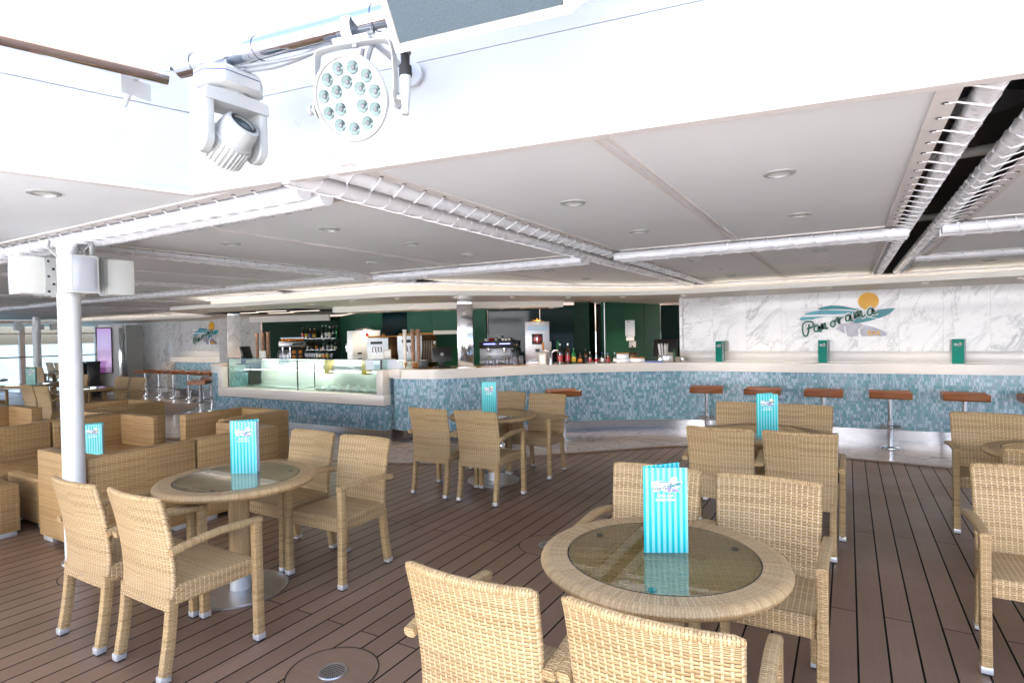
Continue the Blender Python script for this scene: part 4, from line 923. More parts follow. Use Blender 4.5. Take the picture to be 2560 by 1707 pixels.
CH = make_chair(); TB = make_table(); MN = make_menu(M['cyan'], EM); MG = make_menu(M['teal'], EM)
GC = 'wicker armchairs set round the tables'; GT = 'round wicker tables with glass tops'; GM = 'bright turquoise striped menus'; GG = 'dark green striped menus'
F, B_ = 0.0, PI
def j(): return random.uniform(-.012, .012)
for (x, y, r, lab) in [
    (-3.62, 1.742, F, 'leftmost front wicker armchair, back turned, beside the white column'), (-3.045, 1.758, F, 'front left wicker armchair with all its legs in view, back turned to the camera'),
    (-3.10, 2.885, B_, 'wicker armchair facing left at the front left table, nearest side arm and seat in view'), (-3.68, 2.90, B_, 'wicker armchair behind the front left table, half hidden by its neighbour'),
    (-1.035, 1.725, F, 'huge close-up chair back at the bottom centre of the picture'), (-.465, 1.735, F, 'close-up chair back cut off by the bottom edge, lower of the nearest two'),
    (-.925, 2.885, B_, 'wicker armchair behind the turquoise menu of the front right table'), (-.355, 2.875, B_, 'wicker armchair facing the camera at the right of the front right table'),
    (-3.67, 4.855, F, 'left wicker armchair with its back turned at the middle table'), (-3.10, 4.86, F, 'right wicker armchair with its back turned at the middle table, near the deck drain'),
    (-3.13, 5.975, B_, 'wicker armchair on the right side of the middle table, facing left'), (-3.70, 5.985, B_, 'wicker armchair behind the menu of the middle table'),
    (-.868, 4.83, F, 'left armchair with its back turned at the table before the bar stools'), (-.300, 4.84, F, 'right armchair with its back turned at the table before the bar stools'),
    (-.935, 5.925, B_, 'armchair behind the left of the menu at the table before the bar stools'), (-.375, 5.93, B_, 'armchair behind the right of the menu at the table before the bar stools'),
    (.985, 5.90, B_, 'wicker armchair at the far side of the right edge table'), (1.56, 5.92, B_, 'wicker armchair cut by the right edge behind the right edge table'),
    (.805, 3.675, B_, 'large wicker armchair at the lower right edge, facing the camera'), (1.045, 4.75, F, 'wicker armchair mostly hidden between the large one and the right edge table'),
    (-12.35, 4.66, F, 'left of two distant armchairs behind the sofas, back turned'), (-11.79, 4.66, F, 'right of two distant armchairs behind the sofas, just left of the white column'),
    (-12.62, 5.85, B_, 'distant armchair left of the kiosk gap, facing left below the screen'), (-12.05, 5.86, B_, 'distant armchair in front of the far stools, facing left'),
    (-15.1, 4.75, F, 'distant armchair at the second far table, cut by the left edge'), (-15.05, 5.95, B_, 'distant armchair left of the dark green menu on the second far table'), (-14.48, 5.95, B_, 'distant armchair right of the dark green menu on the second far table'),
    (-20.75, 7.75, F, 'far armchair near the big window, leftmost of a pair with backs turned'), (-20.18, 7.75, F, 'far armchair near the big window, second of a pair with backs turned'),
    (-20.7, 9.0, B_, 'far armchair against the window right of the distant column'), (-20.1, 9.0, B_, 'far armchair against the window, second right of the distant column'), (-24.0, 9.5, F, 'armchair at the remotest table beside the window'), (-23.4, 9.5, F, 'second armchair at the remotest table beside the window')]:
    CH.at((x + (j() if y > 4 else 0), y + (j() if y > 4 else 0), 0.0), r + random.uniform(-.02, .02), lab, GC)
for (x, y, lab) in [(-3.45, 2.34, 'round wicker table at the front left with reflections in its glass'), (-.66, 2.30, 'large round wicker table in the right foreground'), (-3.43, 5.43, 'round wicker table in the middle distance with steel disc base'),
    (-.645, 5.42, 'round wicker table before the bar stools, reflecting the marble wall'), (1.33, 5.38, 'round wicker table cut by the right edge'), (-12.45, 5.30, 'distant round table right of the near white column'), (-14.9, 5.35, 'second far round table left of the near white column'),
    (-17.8, 5.5, 'far round table at the left edge of the picture'), (-20.5, 8.4, 'far round table beside the distant column'), (-23.7, 10.2, 'remotest round table beside the window')]:
    TB.at((x, y, .010 if y > 9 else (.007 if False else 0)), random.uniform(0, 6), lab, GT)
def face(x, y, dx=0): return math.atan2(-x, y)  # turn a -Y facing thing towards the camera
for (x, y, z, r, lab) in [(-3.48, 2.405, .7446, R(29), 'turquoise menu standing on the front left table'), (-.645, 2.32, .7446, R(27), 'large turquoise menu on the foreground table, lettering readable'), (-3.48, 5.445, .7446, R(9), 'turquoise menu on the middle table in front of the mosaic'),
    (-.59, 5.12 + .12, .7446, R(28), 'turquoise menu on the table before the bar stools'), (-6.63, 2.90, .452, R(42), 'turquoise menu low among the sofas behind the white column')]: MN.at((x, y, z), r, lab, GM)
for (x, y, z, r, lab) in [(-14.58, 5.29, .7446, R(40), 'dark green menu on the second far table'), (-20.6, 8.35, .7446, R(60), 'dark green menu far away in front of the bright window'), (-12.86, 5.36, .7446, R(62), 'dark green menu peeping out right of the near white column')]: MG.at((x, y, z), r, lab, GG)
MB2 = make_menu(M['teal'], EM, .325, .15, False)
for (x, lab) in [(-1.80, 'green menu open on the counter, leftmost of three below the marble'), (-.33, 'green menu open on the counter under the wall logo'), (1.28, 'green menu open on the counter right of the wall logo')]:
    m_ = MB2.at((x, 9.70 + (x + 1.8) * .02, 1.1105), R(-38), lab, 'green menus on the right counter')

# bar stools
def make_stool():
    t = thing('bar_stool', 'x', 'bar stool')
    pr_ = [(-.180, .752), (-.165, .762), (-.09, .742), (0, .734), (.09, .742), (.165, .762), (.182, .752), (.178, .690), (.160, .672), (-.160, .672), (-.178, .690)]
    b = MB(); n = len(pr_)
    xs = [-.236, -.222, .222, .236]
    for k, x in enumerate(xs):
        s_ = .955 if k in (0, 3) else 1.0
        b.v += [(x, y * s_, .715 + (z - .715) * s_) for y, z in pr_]
    for k in range(3):
        for i in range(n): jn = (i + 1) % n; b.face([k * n + i, k * n + jn, (k + 1) * n + jn, (k + 1) * n + i][::-1])
    b.face(list(range(n))); b.face([3 * n + i for i in range(n)][::-1]); b.build('seat', M['teak'], t)
    b = MB(); b.lathe([(.036, .02), (.036, .38), (.031, .385), (.031, .68)], 24); b.build('post', M['chrome'], t)
    b = MB(); ring = [(.155 * math.cos(a), .155 * math.sin(a), .285) for a in [i * PI / 14 for i in range(29)]]; b.tube(ring, .0105, 8, caps=False)
    for a in (0, 90, 180, 270): b.tube([(.03 * math.cos(R(a)), .03 * math.sin(R(a)), .275), (.155 * math.cos(R(a)), .155 * math.sin(R(a)), .285)], .007, 6)
    b.build('foot_ring', M['chrome'], t)
    b = MB(); b.lathe([(.10, 0), (.105, .004), (.104, .012), (.05, .02), (.036, .03)], 32); b.build('base_plate', M['chrome'], t)
    return Spawner(t)
ST = make_stool(); GS = 'teak bar stools along the counter'
for (x, y, r, lab) in [(-1.87, 9.08, R(8), 'teak bar stool left of the turquoise menu, first before the straight counter'), (-1.08, 9.09, 0, 'teak bar stool directly behind the turquoise menu'), (-.30, 9.10, 0, 'teak bar stool right of the turquoise menu'), (.475, 9.16, 0, 'teak bar stool standing free with its chrome base in view'),
    (1.27, 9.20, 0, 'teak bar stool above the right edge table, last full one'), (2.05, 9.24, 0, 'teak bar stool cut by the right edge'), (-3.72, 7.90, R(42), 'teak bar stool behind the right chair of the middle table'), (-4.38, 7.2, R(52), 'teak bar stool half hidden behind the menu of the middle table'),
    (-17.52, 9.06, 0, 'far teak stool, leftmost before the marble pier'), (-16.82, 9.06, 0, 'far teak stool, second from the marble pier'), (-16.12, 9.07, 0, 'far teak stool, third from the marble pier'), (-15.42, 9.08, 0, 'far teak stool, fourth from the marble pier'), (-14.72, 9.02, 0, 'far teak stool, fifth from the marble pier'), (-14.02, 8.9, R(-12), 'far teak stool next to the bar corner'),
    (-11.85, 7.22, R(-50), 'nearer teak stool on its own left of the bar corner, seat seen from the side'), (-12.45, 7.85, R(-45), 'second stool behind the nearer one at the bar corner')]:
    ST.at((x, y, .006), r, lab, GS)

# sofas: square wicker modules, described by which sides have panels
def sofa(x0, x1, y0, y1, panels, label, zt=.752):
    cx_, cy_ = (x0 + x1) / 2, (y0 + y1) / 2; t = thing('wicker_sofa_module', label, 'sofa', (cx_, cy_, 0), 0, 'square wicker sofa modules')
    w2, d2 = (x1 - x0) / 2, (y1 - y0) / 2; T = .125
    b = MB(); b.box((0, 0, .235), (2 * w2 - .02, 2 * d2 - .02, .33), bev=.012); b.build('seat', M['wicksofa'], t)
    for p in panels:
        nm = 'armrest' if p[0] == 'a' else 'backrest'; s_ = p[1:]
        b = MB(); H_ = zt - .045
        if s_ == '+x': b.box((w2 - T / 2, 0, .045 + H_ / 2), (T, 2 * d2, H_), bev=.012)
        if s_ == '-x': b.box((-w2 + T / 2, 0, .045 + H_ / 2), (T, 2 * d2, H_), bev=.012)
        l_, r_ = -w2 + (T if any(q[1:] == '-x' for q in panels) else 0), w2 - (T if any(q[1:] == '+x' for q in panels) else 0)
        if s_ == '+y': b.box(((l_ + r_) / 2, d2 - T / 2, .045 + H_ / 2), (r_ - l_ - .004, T, H_), bev=.012)
        if s_ == '-y': b.box(((l_ + r_) / 2, -d2 + T / 2, .045 + H_ / 2), (r_ - l_ - .004, T, H_), bev=.012)
        b.build(nm, M['wicksofa'], t)
    for sx in (-1, 1):
        for sy in (-1, 1):
            b = MB(); b.box((sx * (w2 - .10), sy * (d2 - .10), .023), (.16, .16, .046), bev=.004); b.build('foot', M['alu'], t)
    return t
sofa(-5.83, -4.975, 2.14, 2.975, ['b+x', 'a-y'], 'wicker sofa module directly behind the white column, with its back to the front left table')
sofa(-5.83, -4.975, 2.995, 3.83, ['b+x', 'a+y'], 'wicker sofa module right of the seam, touching the front left table in view')
sofa(-7.75, -6.90, 2.10, 2.935, ['b-x'], 'wicker sofa module at the left edge facing the low tables')
sofa(-7.75, -6.90, 2.955, 3.76, ['b-x', 'a+y'], 'wicker sofa module behind the low turquoise menu, with pale end panel')
sofa(-6.80, -5.93, 3.88, 4.72, ['a-x', 'b+y', 'a+x'], 'tub-shaped wicker sofa module nearest to the glass case')
sofa(-8.68, -7.80, 2.85, 3.68, ['b+x', 'a+y'], 'wicker sofa module back to back with the left edge one')
sofa(-10.30, -9.45, 2.72, 3.55, ['b-x', 'a+y'], 'wicker sofa module far left with pale inner side, below the pair of distant chairs')
sofa(-9.40, -8.52, 3.85, 4.66, ['a-x', 'b+y', 'a+x'], 'tub-shaped wicker sofa module right of the column, in front of the deck inlay')

def low_table(x0, x1, y0, y1, label):
    cx_, cy_ = (x0 + x1) / 2, (y0 + y1) / 2; t = thing('low_table', label, 'coffee table', (cx_, cy_, 0), 0, 'low wicker coffee tables'); w_, d_ = x1 - x0, y1 - y0
    b = MB(); b.box((0, 0, .24), (w_, d_, .40), bev=.012); b.build('body', M['wicksofa'], t)
    b = MB(); b.box((0, 0, .443), (w_ - .14, d_ - .14, .006)); b.build('glass_top', M['tglass'], t)
    for sx in (-1, 1):
        for sy in (-1, 1): b = MB(); b.box((sx * (w_ / 2 - .09), sy * (d_ / 2 - .09), .020), (.14, .14, .04), bev=.004); b.build('foot', M['alu'], t)
low_table(-6.80, -6.12, 1.42, 2.12, 'low square wicker table at the left edge, nearest one'); low_table(-6.78, -6.08, 2.26, 2.96, 'low square wicker table carrying the menu, beside the column')

# columns with loudspeakers
def make_speaker():
    t = thing('loudspeaker', 'x', 'speaker'); t.scale = (.88, .88, .98)
    def sec(y): return .100 - .012 * (y < -.05)
    b = MB()
    pl = [(-.085, .10), (.085, .10), (.105, .03), (.108, -.06), (.098, -.105), (-.098, -.105), (-.108, -.06), (-.105, .03)]
    n = len(pl)
    zz = [(-.138, .90), (-.130, .985), (-.06, 1.0), (.06, 1.0), (.130, .985), (.138, .90)]
    for z, s_ in zz: b.v += [(x * s_, (y * s_ if y > 0 else y * (s_ * .3 + .7)), z) for x, y in pl]
    for k in range(len(zz) - 1):
        for i in range(n): jn = (i + 1) % n; b.face([k * n + i, k * n + jn, (k + 1) * n + jn, (k + 1) * n + i][::-1], None, True)
    b.face(list(range(n))); b.face([(len(zz) - 1) * n + i for i in range(n)][::-1]); b.build('cabinet', M['speaker'], t)
    b = MB(); b.grid(lambda u, v: ((u * 2 - 1) * .088, -.1052 - .020 * (1 - (v * 2 - 1) ** 4) * (1 - (u * 2 - 1) ** 4), (v * 2 - 1) * .126), 8, 10, lambda u, v: (u * .18, v * .25)); b.build('grille', M['grille'], t)
    b = MB(); b.box((0, .06, -.142), (.05, .05, .012), bev=.004); b.box((0, .10, 0), (.05, .03, .30), bev=.003); b.box((0, .06, .142), (.05, .05, .012), bev=.004); b.build('bracket', M['lamp'], t)
    return Spawner(t)
SP = make_speaker()
def column(x, y, r, label):
    t = thing('deck_column', label, 'column', (x, y, 0), R(15)); b = MB(); b.lathe([(r, 0.0), (r, 2.0), (r * .94, 2.005), (r * .94, 2.40)], 12 if r < .09 else 12, smooth=False); b.build('shaft', M['white'], t)
    b = MB(); b.lathe([(r * 1.35, 0), (r * 1.3, .02), (r * 1.01, .025)], 24); b.build('base_ring', M['steel'], t); return t
column(-4.985, 2.055, .072, 'slim white faceted steel column with four loudspeakers at the left'); column(-21.8, 8.1, .105, 'distant white column against the bright window')
for (dx, dy, a, lab) in [(.14, .00, 90, 'loudspeaker showing its pale blue grille, right of the near column'), (-.15, -.19, 0, 'loudspeaker seen from the side, left of the near column'), (.08, .27, 180, 'rearmost loudspeaker peeping out right of the grille one'), (-.31, .12, 270, 'thin visible edge of the loudspeaker behind the left one')]:
    SP.at((-4.97 + dx, 2.06 + dy, 2.125), R(a), lab, 'loudspeakers on the near column')
for (dx, dy, a, lab) in [(.22, .0, 90, 'tiny distant loudspeaker in the middle of the far column'), (-.30, -.36, 0, 'tiny distant loudspeaker left of the far column'), (.10, .42, 180, 'tiny distant loudspeaker right of the far column')]:
    SP.at((-21.8 + dx, 8.1 + dy, 2.13), R(a), lab, 'loudspeakers on the far column')
t = thing('amplifier_bracket', 'slotted white metal bracket with connectors on the near column', 'bracket', (-5.045, 1.975, 2.12))
b = MB(); b.box((0, 0, 0), (.012, .10, .28), bev=.003); b.build('plate', M['lamp'], t)
for k in range(5): b = MB(); b.box((.008, -.02 + .03 * (k % 2), -.11 + k * .055), (.004, .014, .016)); b.build('connector', M['rubber'], t)
b = MB(); b.tube(catmull([(.05, .02, .14), (.03, -.02, .20), (-.02, 0, .26)], 5), .009, 8); b.build('cable', M['lamp'], t)
t = thing('speaker_stem', 'short white hanger tube and cables above the right loudspeakers', 'hanger', (-4.86, 2.16, 2.28))
b = MB(); b.tube([(0, 0, -.03), (0, 0, .12)], .018, 10); b.tube(catmull([(-.03, -.02, -.03), (-.05, -.03, .03), (-.01, 0, .08)], 5), .006, 6); b.build('stem', M['lamp'], t)

# floor drains
def drain(x, y, label):
    t = thing('floor_drain', label, 'drain', (x, y, 0), 0, 'round deck drains')
    b = MB(); b.lathe([(.218, .0015), (0.0, .0025)], 64); b.build('cover_disc', M['border'], t)
    b = MB(); b.lathe([(.2175, .0028), (.2245, .0028)], 64); b.build('caulk_ring', M['seam'], t)
    b = MB(); n = 40; b.v = [(0, 0, .006)] + [(.062 * math.cos(2 * PI * i / n), .062 * math.sin(2 * PI * i / n), .006) for i in range(n)]
    for i in range(n): b.face([0, 1 + i, 1 + (i + 1) % n])
    b.build('grate', M['drain'], t)
    b = MB(); b.lathe([(.060, .0065), (.063, .008), (.068, .008), (.072, .003)], 48); b.build('rim', M['steel'], t)
drain(-2.20, 1.97, 'round deck drain with metal grate in the bottom foreground'); drain(-2.02, 3.96, 'round deck drain near the left edge of the foreground table'); drain(-4.62, 2.02, 'round deck drain cover behind the leftmost chair, partly hidden')

# ================================================================== OVERHEAD STAGE GEAR
DRX = Vector((dr.x, dr.y, 0)); NRM = Vector((dr.y, -dr.x, 0))
t = thing('lighting_rail', 'polished steel rail along the right fascia carrying the stage lamps', 'rail')
r0 = Vector((-2.387, 1.414, 2.771))
b = MB(); b.tube([r0 + DRX * s_ for s_ in (0, .5, 1, 2, 3, 4, 5)], .044, 24); b.build('pipe', M['chrome'], t)
b = MB()
for s_ in (.86,): b.tube([r0 + DRX * s_, r0 + DRX * s_ - NRM * .40 + Vector((0, 0, -.02))], .012, 8); q = r0 + DRX * s_ - NRM * .405 + Vector((0, 0, -.02)); b.lathe([(.0, .0), (.05, .0), (.05, .012), (0, .012)], 20, q, (NRM.to_track_quat('Z', 'Y')).to_matrix().to_4x4())
b.build('wall_bracket', M['fascia'], t)
b = MB()
for s_ in (.09, .42, .96, 1.3): b.tube([r0 + DRX * s_, r0 + DRX * (s_ + .003)], .0455, 24)
b.build('cable_tie', M['darksteel'], t)
t = thing('lighting_rail', 'polished steel rail along the left fascia, ending before the corner', 'rail')
l0 = Vector((-2.495, 1.415, 2.77)); DLX = Vector((-0.23, -0.70, 0)).normalized()
b = MB(); b.tube([l0 + DLX * s_ for s_ in (0, .5, 1, 2, 4)], .044, 24); b.build('pipe', M['chrome'], t)
NL = Vector((-DLX.y, DLX.x, 0)) * -1
if NL.x > 0: NL = -NL
for s_ in (.10, 1.1):
    b = MB(); b.tube([l0 + DLX * s_, l0 + DLX * s_ + NL * .40 + Vector((0, 0, -.03))], .012, 8); b.box(l0 + DLX * s_ + NL * .1 + Vector((0, 0, -.05)), (.006, .12, .07))
    b.build('wall_bracket', M['fascia'], t)
b = MB(); b.tube(catmull([r0 + DRX * .95 + Vector((0, 0, -.045)), r0 + DRX * .55 + Vector((0, .01, -.062)), r0 + DRX * .1 + Vector((0, .01, -.02)), r0 + Vector((-.06, .02, .02)), l0 + Vector((.02, .03, .03)), l0 + DLX * .15 + Vector((0, .03, .02))], 8), .008, 8); b.tube(catmull([r0 + DRX * .75 + Vector((0, .02, -.04)), r0 + DRX * .5 + Vector((0, .02, -.07)), r0 + DRX * .32 + Vector((0, .02, -.06))], 6), .011, 8)
tag(b.build('power_cable', M['cable']), 'grey cable slung under the steel rail between the two rail ends', 'cable')

# moving head spotlight
t = thing('moving_head_light', 'white moving-head spotlight with yoke and ribbed head hanging from the rail', 'stage light', (-2.145, 1.462, 2.665), R(86)); t.scale = (.79, .79, .79)
b = MB(); hx = [(-.155, -.05), (-.09, -.125), (.09, -.125), (.155, -.05), (.155, .05), (.09, .125), (-.09, .125), (-.155, .05)]
def ring_(z, s_): return [(x * s_, y * s_, z) for x, y in hx]
for z, s_ in ((-.05, .86), (-.035, 1.0), (.035, 1.0), (.05, .9)): b.v += ring_(z, s_)
for k in range(3):
    for i in range(8): jn = (i + 1) % 8; b.face([k * 8 + i, k * 8 + jn, (k + 1) * 8 + jn, (k + 1) * 8 + i])
b.face(list(range(8))[::-1]); b.face([24 + i for i in range(8)]); b.build('base_housing', M['lamp'], t)
b = MB(); b.v = ring_(.012, 1.004) + ring_(.017, 1.004)
for i in range(8): jn = (i + 1) % 8; b.face([i, jn, 8 + jn, 8 + i])
b.build('blue_stripe', paint('navy_stripe', (.03, .04, .16), .4), t)
b = MB(); b.lathe([(.075, -.07), (.085, -.065), (.085, -.05)], 32); b.build('pan_bearing', M['ring'], t)
b = MB()
arch = [(-.165, -.10), (-.160, -.075), (-.10, -.066), (.10, -.066), (.160, -.075), (.165, -.10), (.165, -.13), (-.165, -.13)]
o = 0; ysx = (-.085, .085); b.v = [(x, ysx[0], z) for x, z in arch] + [(x, ysx[1], z) for x, z in arch]; n = 8
for i in range(n): jn = (i + 1) % n; b.face([i, jn, n + jn, n + i])
b.face(list(range(n))[::-1]); b.face([n + i for i in range(n)])
for sx in (-1, 1):
    b.box((sx * .142, 0, -.21), (.046, .150, .19), bev=.010); b.lathe([(0, -.024), (.068, -.024), (.074, -.018), (.074, .018), (.068, .024), (0, .024)], 28, (sx * .142, 0, -.30), Matrix.Rotation(R(90), 4, 'Y'))
b.build('yoke', M['lamp'], t)
ax = Matrix.Rotation(R(38), 4, 'X') @ Matrix.Rotation(R(0), 4, 'Z')
hd = Matrix.Translation((0, 0, -.285)) @ Matrix.Rotation(R(10), 4, 'Z') @ Matrix.Rotation(R(52), 4, 'X')
h1 = MB(); h1.lathe([(0, -.130), (.070, -.127), (.092, -.112), (.100, -.08), (.104, .02), (.098, .026), (.092, .085), (.082, .118), (.068, .124), (.064, .108), (0, .10)], 40, (0, 0, 0), hd, smooth=True); h1.build('lamp_head', M['lamp'], t)
h2 = MB()
for k in range(16):
    a = R(-75 + k * 10); h2.box((0, 0, 0), (.007, .012, .135), bev=.002, rot=None) if False else None
    mb = MB(); mb.box((0, 0, 0), (.0075, .018, .115), bev=.003); mb.xf(hd @ Matrix.Rotation(R(180 + (k - 8) * 12), 4, 'Z') @ Matrix.Translation((0, -.102, -.050)) ); h2.add(mb)
    mb = MB(); mb.box((0, 0, 0), (.0075, .018, .115), bev=.003); mb.xf(hd @ Matrix.Rotation(R((k - 8) * 12), 4, 'Z') @ Matrix.Translation((0, -.102, -.050)) ); h2.add(mb)
h2.build('cooling_fins', M['lamp'], t)
h3 = MB(); h3.lathe([(.064, .119), (.064, .124), (.052, .126)], 32, (0, 0, 0), hd); h3.build('lens_ring', M['rubber'], t)
h3 = MB(); h3.lathe([(.054, .112), (.035, .120), (0, .124)], 32, (0, 0, 0), hd); h3.build('front_lens', M['lensd'], t)
b = MB(); b.box((-.03, 0, .085), (.030, .085, .07), bev=.004); b.tube([(-.03, 0, .12), (-.03, 0, .20)], .005, 8); b.box((-.03, 0, .165), (.05, .012, .012), bev=.003); b.box((-.03, 0, .062), (.08, .06, .03), bev=.004); b.build('rail_clamp', M['steel'], t)
b = MB(); b.box((.04, .03, .062), (.03, .04, .03), bev=.006); b.box((.10, .04, .06), (.03, .03, .04), bev=.006); b.build('power_plug', M['rubber'], t)
b = MB(); b.lathe([(.018, .045), (.017, .056), (.008, .062), (0, .063)], 16, (.128, -.03, 0)); b.lathe([(.018, .045), (.017, .056), (.008, .062), (0, .063)], 16, (-.128, .0, 0)); b.build('rubber_bumper', M['cable'], t)

# LED wash light
PC = Vector((-1.532, 1.525, 2.498))
t = thing('wash_light', 'round white wash light with sixteen lenses hanging from the rail', 'stage light', PC, R(14)); t.scale = (.90, .90, .90)
tl = Matrix.Rotation(R(19), 4, 'X')
def toF(p): return tl @ Matrix.Rotation(R(90), 4, 'X')
FX = tl @ Matrix.Rotation(R(90), 4, 'X')      # lathe axis +Z -> -Y (towards viewer)
b = MB(); b.lathe([(0, -.13), (.085, -.13), (.105, -.115), (.118, -.06), (.140, -.02), (.158, 0), (.164, .012), (.160, .022), (.150, .024), (.147, .014), (0, .014)], 64, (0, 0, 0), FX); b.build('housing', M['lamp'], t)
ln = MB(); lr = MB(); lc = MB()
pos = [(.114, a) for a in [k * 360 / 11 + 6 for k in range(11)]] + [(.060, a) for a in (30, 90, 150, 215, 325)]
for (rr_, a) in pos:
    c_ = Vector((rr_ * math.cos(R(a)), rr_ * math.sin(R(a)), .0155)); 
    for mbx, prof in ((lr, [(.0265, 0), (.0280, .003), (.0255, .004)]), (ln, [(.0255, .0035), (.019, .0015), (.010, .0005)]), (lc, [(.010, .0010), (.0085, .004), (0, .0045)])):
        q = MB(); q.lathe(prof, 20, tuple(c_)); q.xf(FX); mbx.add(q)
    q = MB(); q.lathe(prof, 8, (0, 0, 0))
lr.build('lens_rings', M['ring'], t); ln.build('lens_reflectors', M['lens'], t); lc.build('lens_centres', M['darksteel'], t)
b = MB()
for k in range(14):
    a = R(k * 360 / 14 + 8); q = MB(); q.lathe([(.0032, 0), (.003, .0025), (0, .003)], 8, (.1555 * math.cos(a), .1555 * math.sin(a), .021)); q.xf(FX); b.add(q)
b.build('rim_screw', M['steel'], t)
b = MB(); yk = [(-.176, .03, -.02), (-.176, .03, .10), (-.170, .02, .19), (-.14, .015, .215), (0, .012, .218), (.14, .015, .215), (.170, .02, .19), (.176, .03, .10), (.176, .03, -.02)]
b.sweep(catmull(yk, 5), .042, .006, (0, 1, 0), .002); b.build('yoke', M['lamp'], t)
for sx in (-1, 1):
    b = MB(); b.lathe([(.036, 0), (.036, .010), (.012, .014), (.012, .03), (.020, .032), (.020, .045), (0, .046)], 24, (sx * .172, .03, -.01), Matrix.Rotation(R(90 * sx), 4, 'Y')); b.build('tilt_knob', M['lamp'], t)
b = MB(); b.box((0, .012, .235), (.16, .05, .018), bev=.004); b.lathe([(.046, -.022), (.050, -.02), (.050, .02), (.046, .022)], 32, (.0, .0, .272), Matrix.Rotation(R(90), 4, 'Y')); b.build('rail_clamp', M['white'], t)
b = MB(); b.box((.012, .012, .213), (.02, .02, .016), bev=.002); b.build('clamp_bolt', M['steel'], t)
b = MB(); b.tube(catmull([(.03, .08, .10), (.035, .06, .15), (.055, .05, .20), (.075, .05, .235)], 5), .010, 8); b.tube(catmull([(-.01, .08, .11), (.005, .06, .16), (.03, .04, .21)], 5), .008, 8); b.build('tail_cable', M['cable'], t)
b = MB(); b.tube(catmull([(.13, .04, .225), (.19, .05, .19), (.21, .06, .11), (.20, .08, .03), (.15, .10, -.02)], 6), .009, 8); b.build('loop_cable', M['cable'], t)
t = thing('cable_connector', 'black and white plug hanging below the corner of the grey loudspeaker panel', 'connector', (-1.195, 1.42, 2.47))
b = MB(); b.tube([(0, 0, .10), (0, 0, .06)], [.010, .020], 16); b.build('boot', M['cable'], t)
b = MB(); b.tube([(0, 0, .055), (0, 0, .02)], .014, 16); b.tube([(0, 0, .02), (0, 0, -.012)], .020, 16); b.build('collar', M['rubber'], t)
b = MB(); b.tube([(0, 0, -.012), (0, 0, -.05), (-.004, 0, -.13)], [.018, .015, .011], 16); b.build('plug', M['lamp'], t)
# big loudspeaker panel cut by the top edge
t = thing('ceiling_loudspeaker', 'large grey-grilled loudspeaker with cream frame cut by the top edge', 'loudspeaker', (-.918, 1.428, 2.515), math.atan2(dr.y, dr.x))
tt = Matrix.Rotation(R(34), 4, 'X')
b = MB(); b.box((0, .13, .30), (.56, .26, .60), bev=.012); b.xf(tt); b.build('cabinet', M['speaker'], t)
b = MB(); b.box((0, -.006, .30), (.515, .012, .545), bev=.003); b.xf(tt); b.build('grille', M['bgrille'], t)
b = MB()
for (c_, d_) in (((0, -.004, .012), (.56, .022, .022)), ((-.27, -.004, .3), (.022, .022, .60)), ((.27, -.004, .3), (.022, .022, .60)), ((0, -.004, .59), (.56, .022, .022))): b.box(c_, d_, bev=.005)
b.xf(tt); b.build('frame', M['cream'], t)

# ================================================================== BAR ITEMS
def fac(x, y): return math.atan2(-x, y)
def put(name, label, cat, x, y, z, group=None, rz=None): return thing(name, label, cat, (x, y, z), fac(x, y) if rz is None else rz, group)
def bottle_parts(t, h, r, body, capm, lab=None, neck=.3):
    b = MB(); b.lathe([(r * .9, 0), (r, .004), (r, h * .55), (r * .92, h * .62), (r * neck, h * .76), (r * neck * .9, h * .93)], 16); b.build('glass', body, t)
    b = MB(); b.lathe([(r * neck * 1.15, h * .90), (r * neck * 1.15, h), (0, h)], 12); b.build('cap', capm, t)
    if lab: b = MB(); b.lathe([(r * 1.015, h * .14), (r * 1.015, h * .44)], 16); b.build('paper_label', lab, t)
def bottle(x, y, z, h, r, body, capm, lab, label, group, neck=.3): t = put('bottle', label, 'bottle', x, y, z, group); bottle_parts(t, h, r, body, capm, lab, neck); return t
B = M
# shelves with bottles
def wl(u): # point along the bottle wall, u metres from its left end, offset in front
    a = Vector((-12.1, 10.1)); q = Vector((-11.05, 10.42)); d_ = (q - a).normalized(); p = a + d_ * u + Vector((d_.y, -d_.x)) * .12; return p
for z, nm in ((1.585, 'upper'), (1.30, 'lower')):
    t = thing('glass_shelf', nm + ' glass shelf holding bottles on the dark green wall', 'shelf'); p = wl(.5); b = MB(); b.box((p.x, p.y, z - .008), (1.15, .22, .012), rot=math.atan2(.32, 1.05)); b.build('board', M['cglass'], t)
G1 = 'bottles on the upper glass shelf'; G2 = 'bottles on the lower glass shelf'
for (u, h, r_, bo, ca, la, lab) in [(.10, .29, .036, 'bbot', 'darksteel', 'red', 'dark bottle with red label, first on the upper shelf'), (.20, .27, .042, 'wbot', 'yel', 'yel', 'yellow-labelled bottle second on the upper shelf'), (.31, .25, .044, 'bbot', 'porc', 'blab', 'dark bottle with pale cap, third on the upper shelf'), (.43, .25, .046, 'bbot', 'amber', 'yel', 'squat brown bottle with gold cap on the upper shelf'),
    (.66, .33, .044, 'wbot', 'mgrey', None, 'tallest clear bottle on the upper shelf'), (.76, .32, .036, 'wbot', 'pwhite', 'pwhite', 'slim clear bottle with white cap on the upper shelf'), (.86, .29, .044, 'wbot', 'steel', 'sunp', 'clear bottle with cream label on the upper shelf'), (.96, .29, .030, 'wbot', 'red', None, 'slim bottle with red cap on the upper shelf'), (1.05, .31, .030, 'gbot', 'green', None, 'slim green bottle last on the upper shelf')]:
    p = wl(u); bottle(p.x, p.y, 1.585, h, r_, M[bo], M[ca], M[la] if la else None, lab, G1)
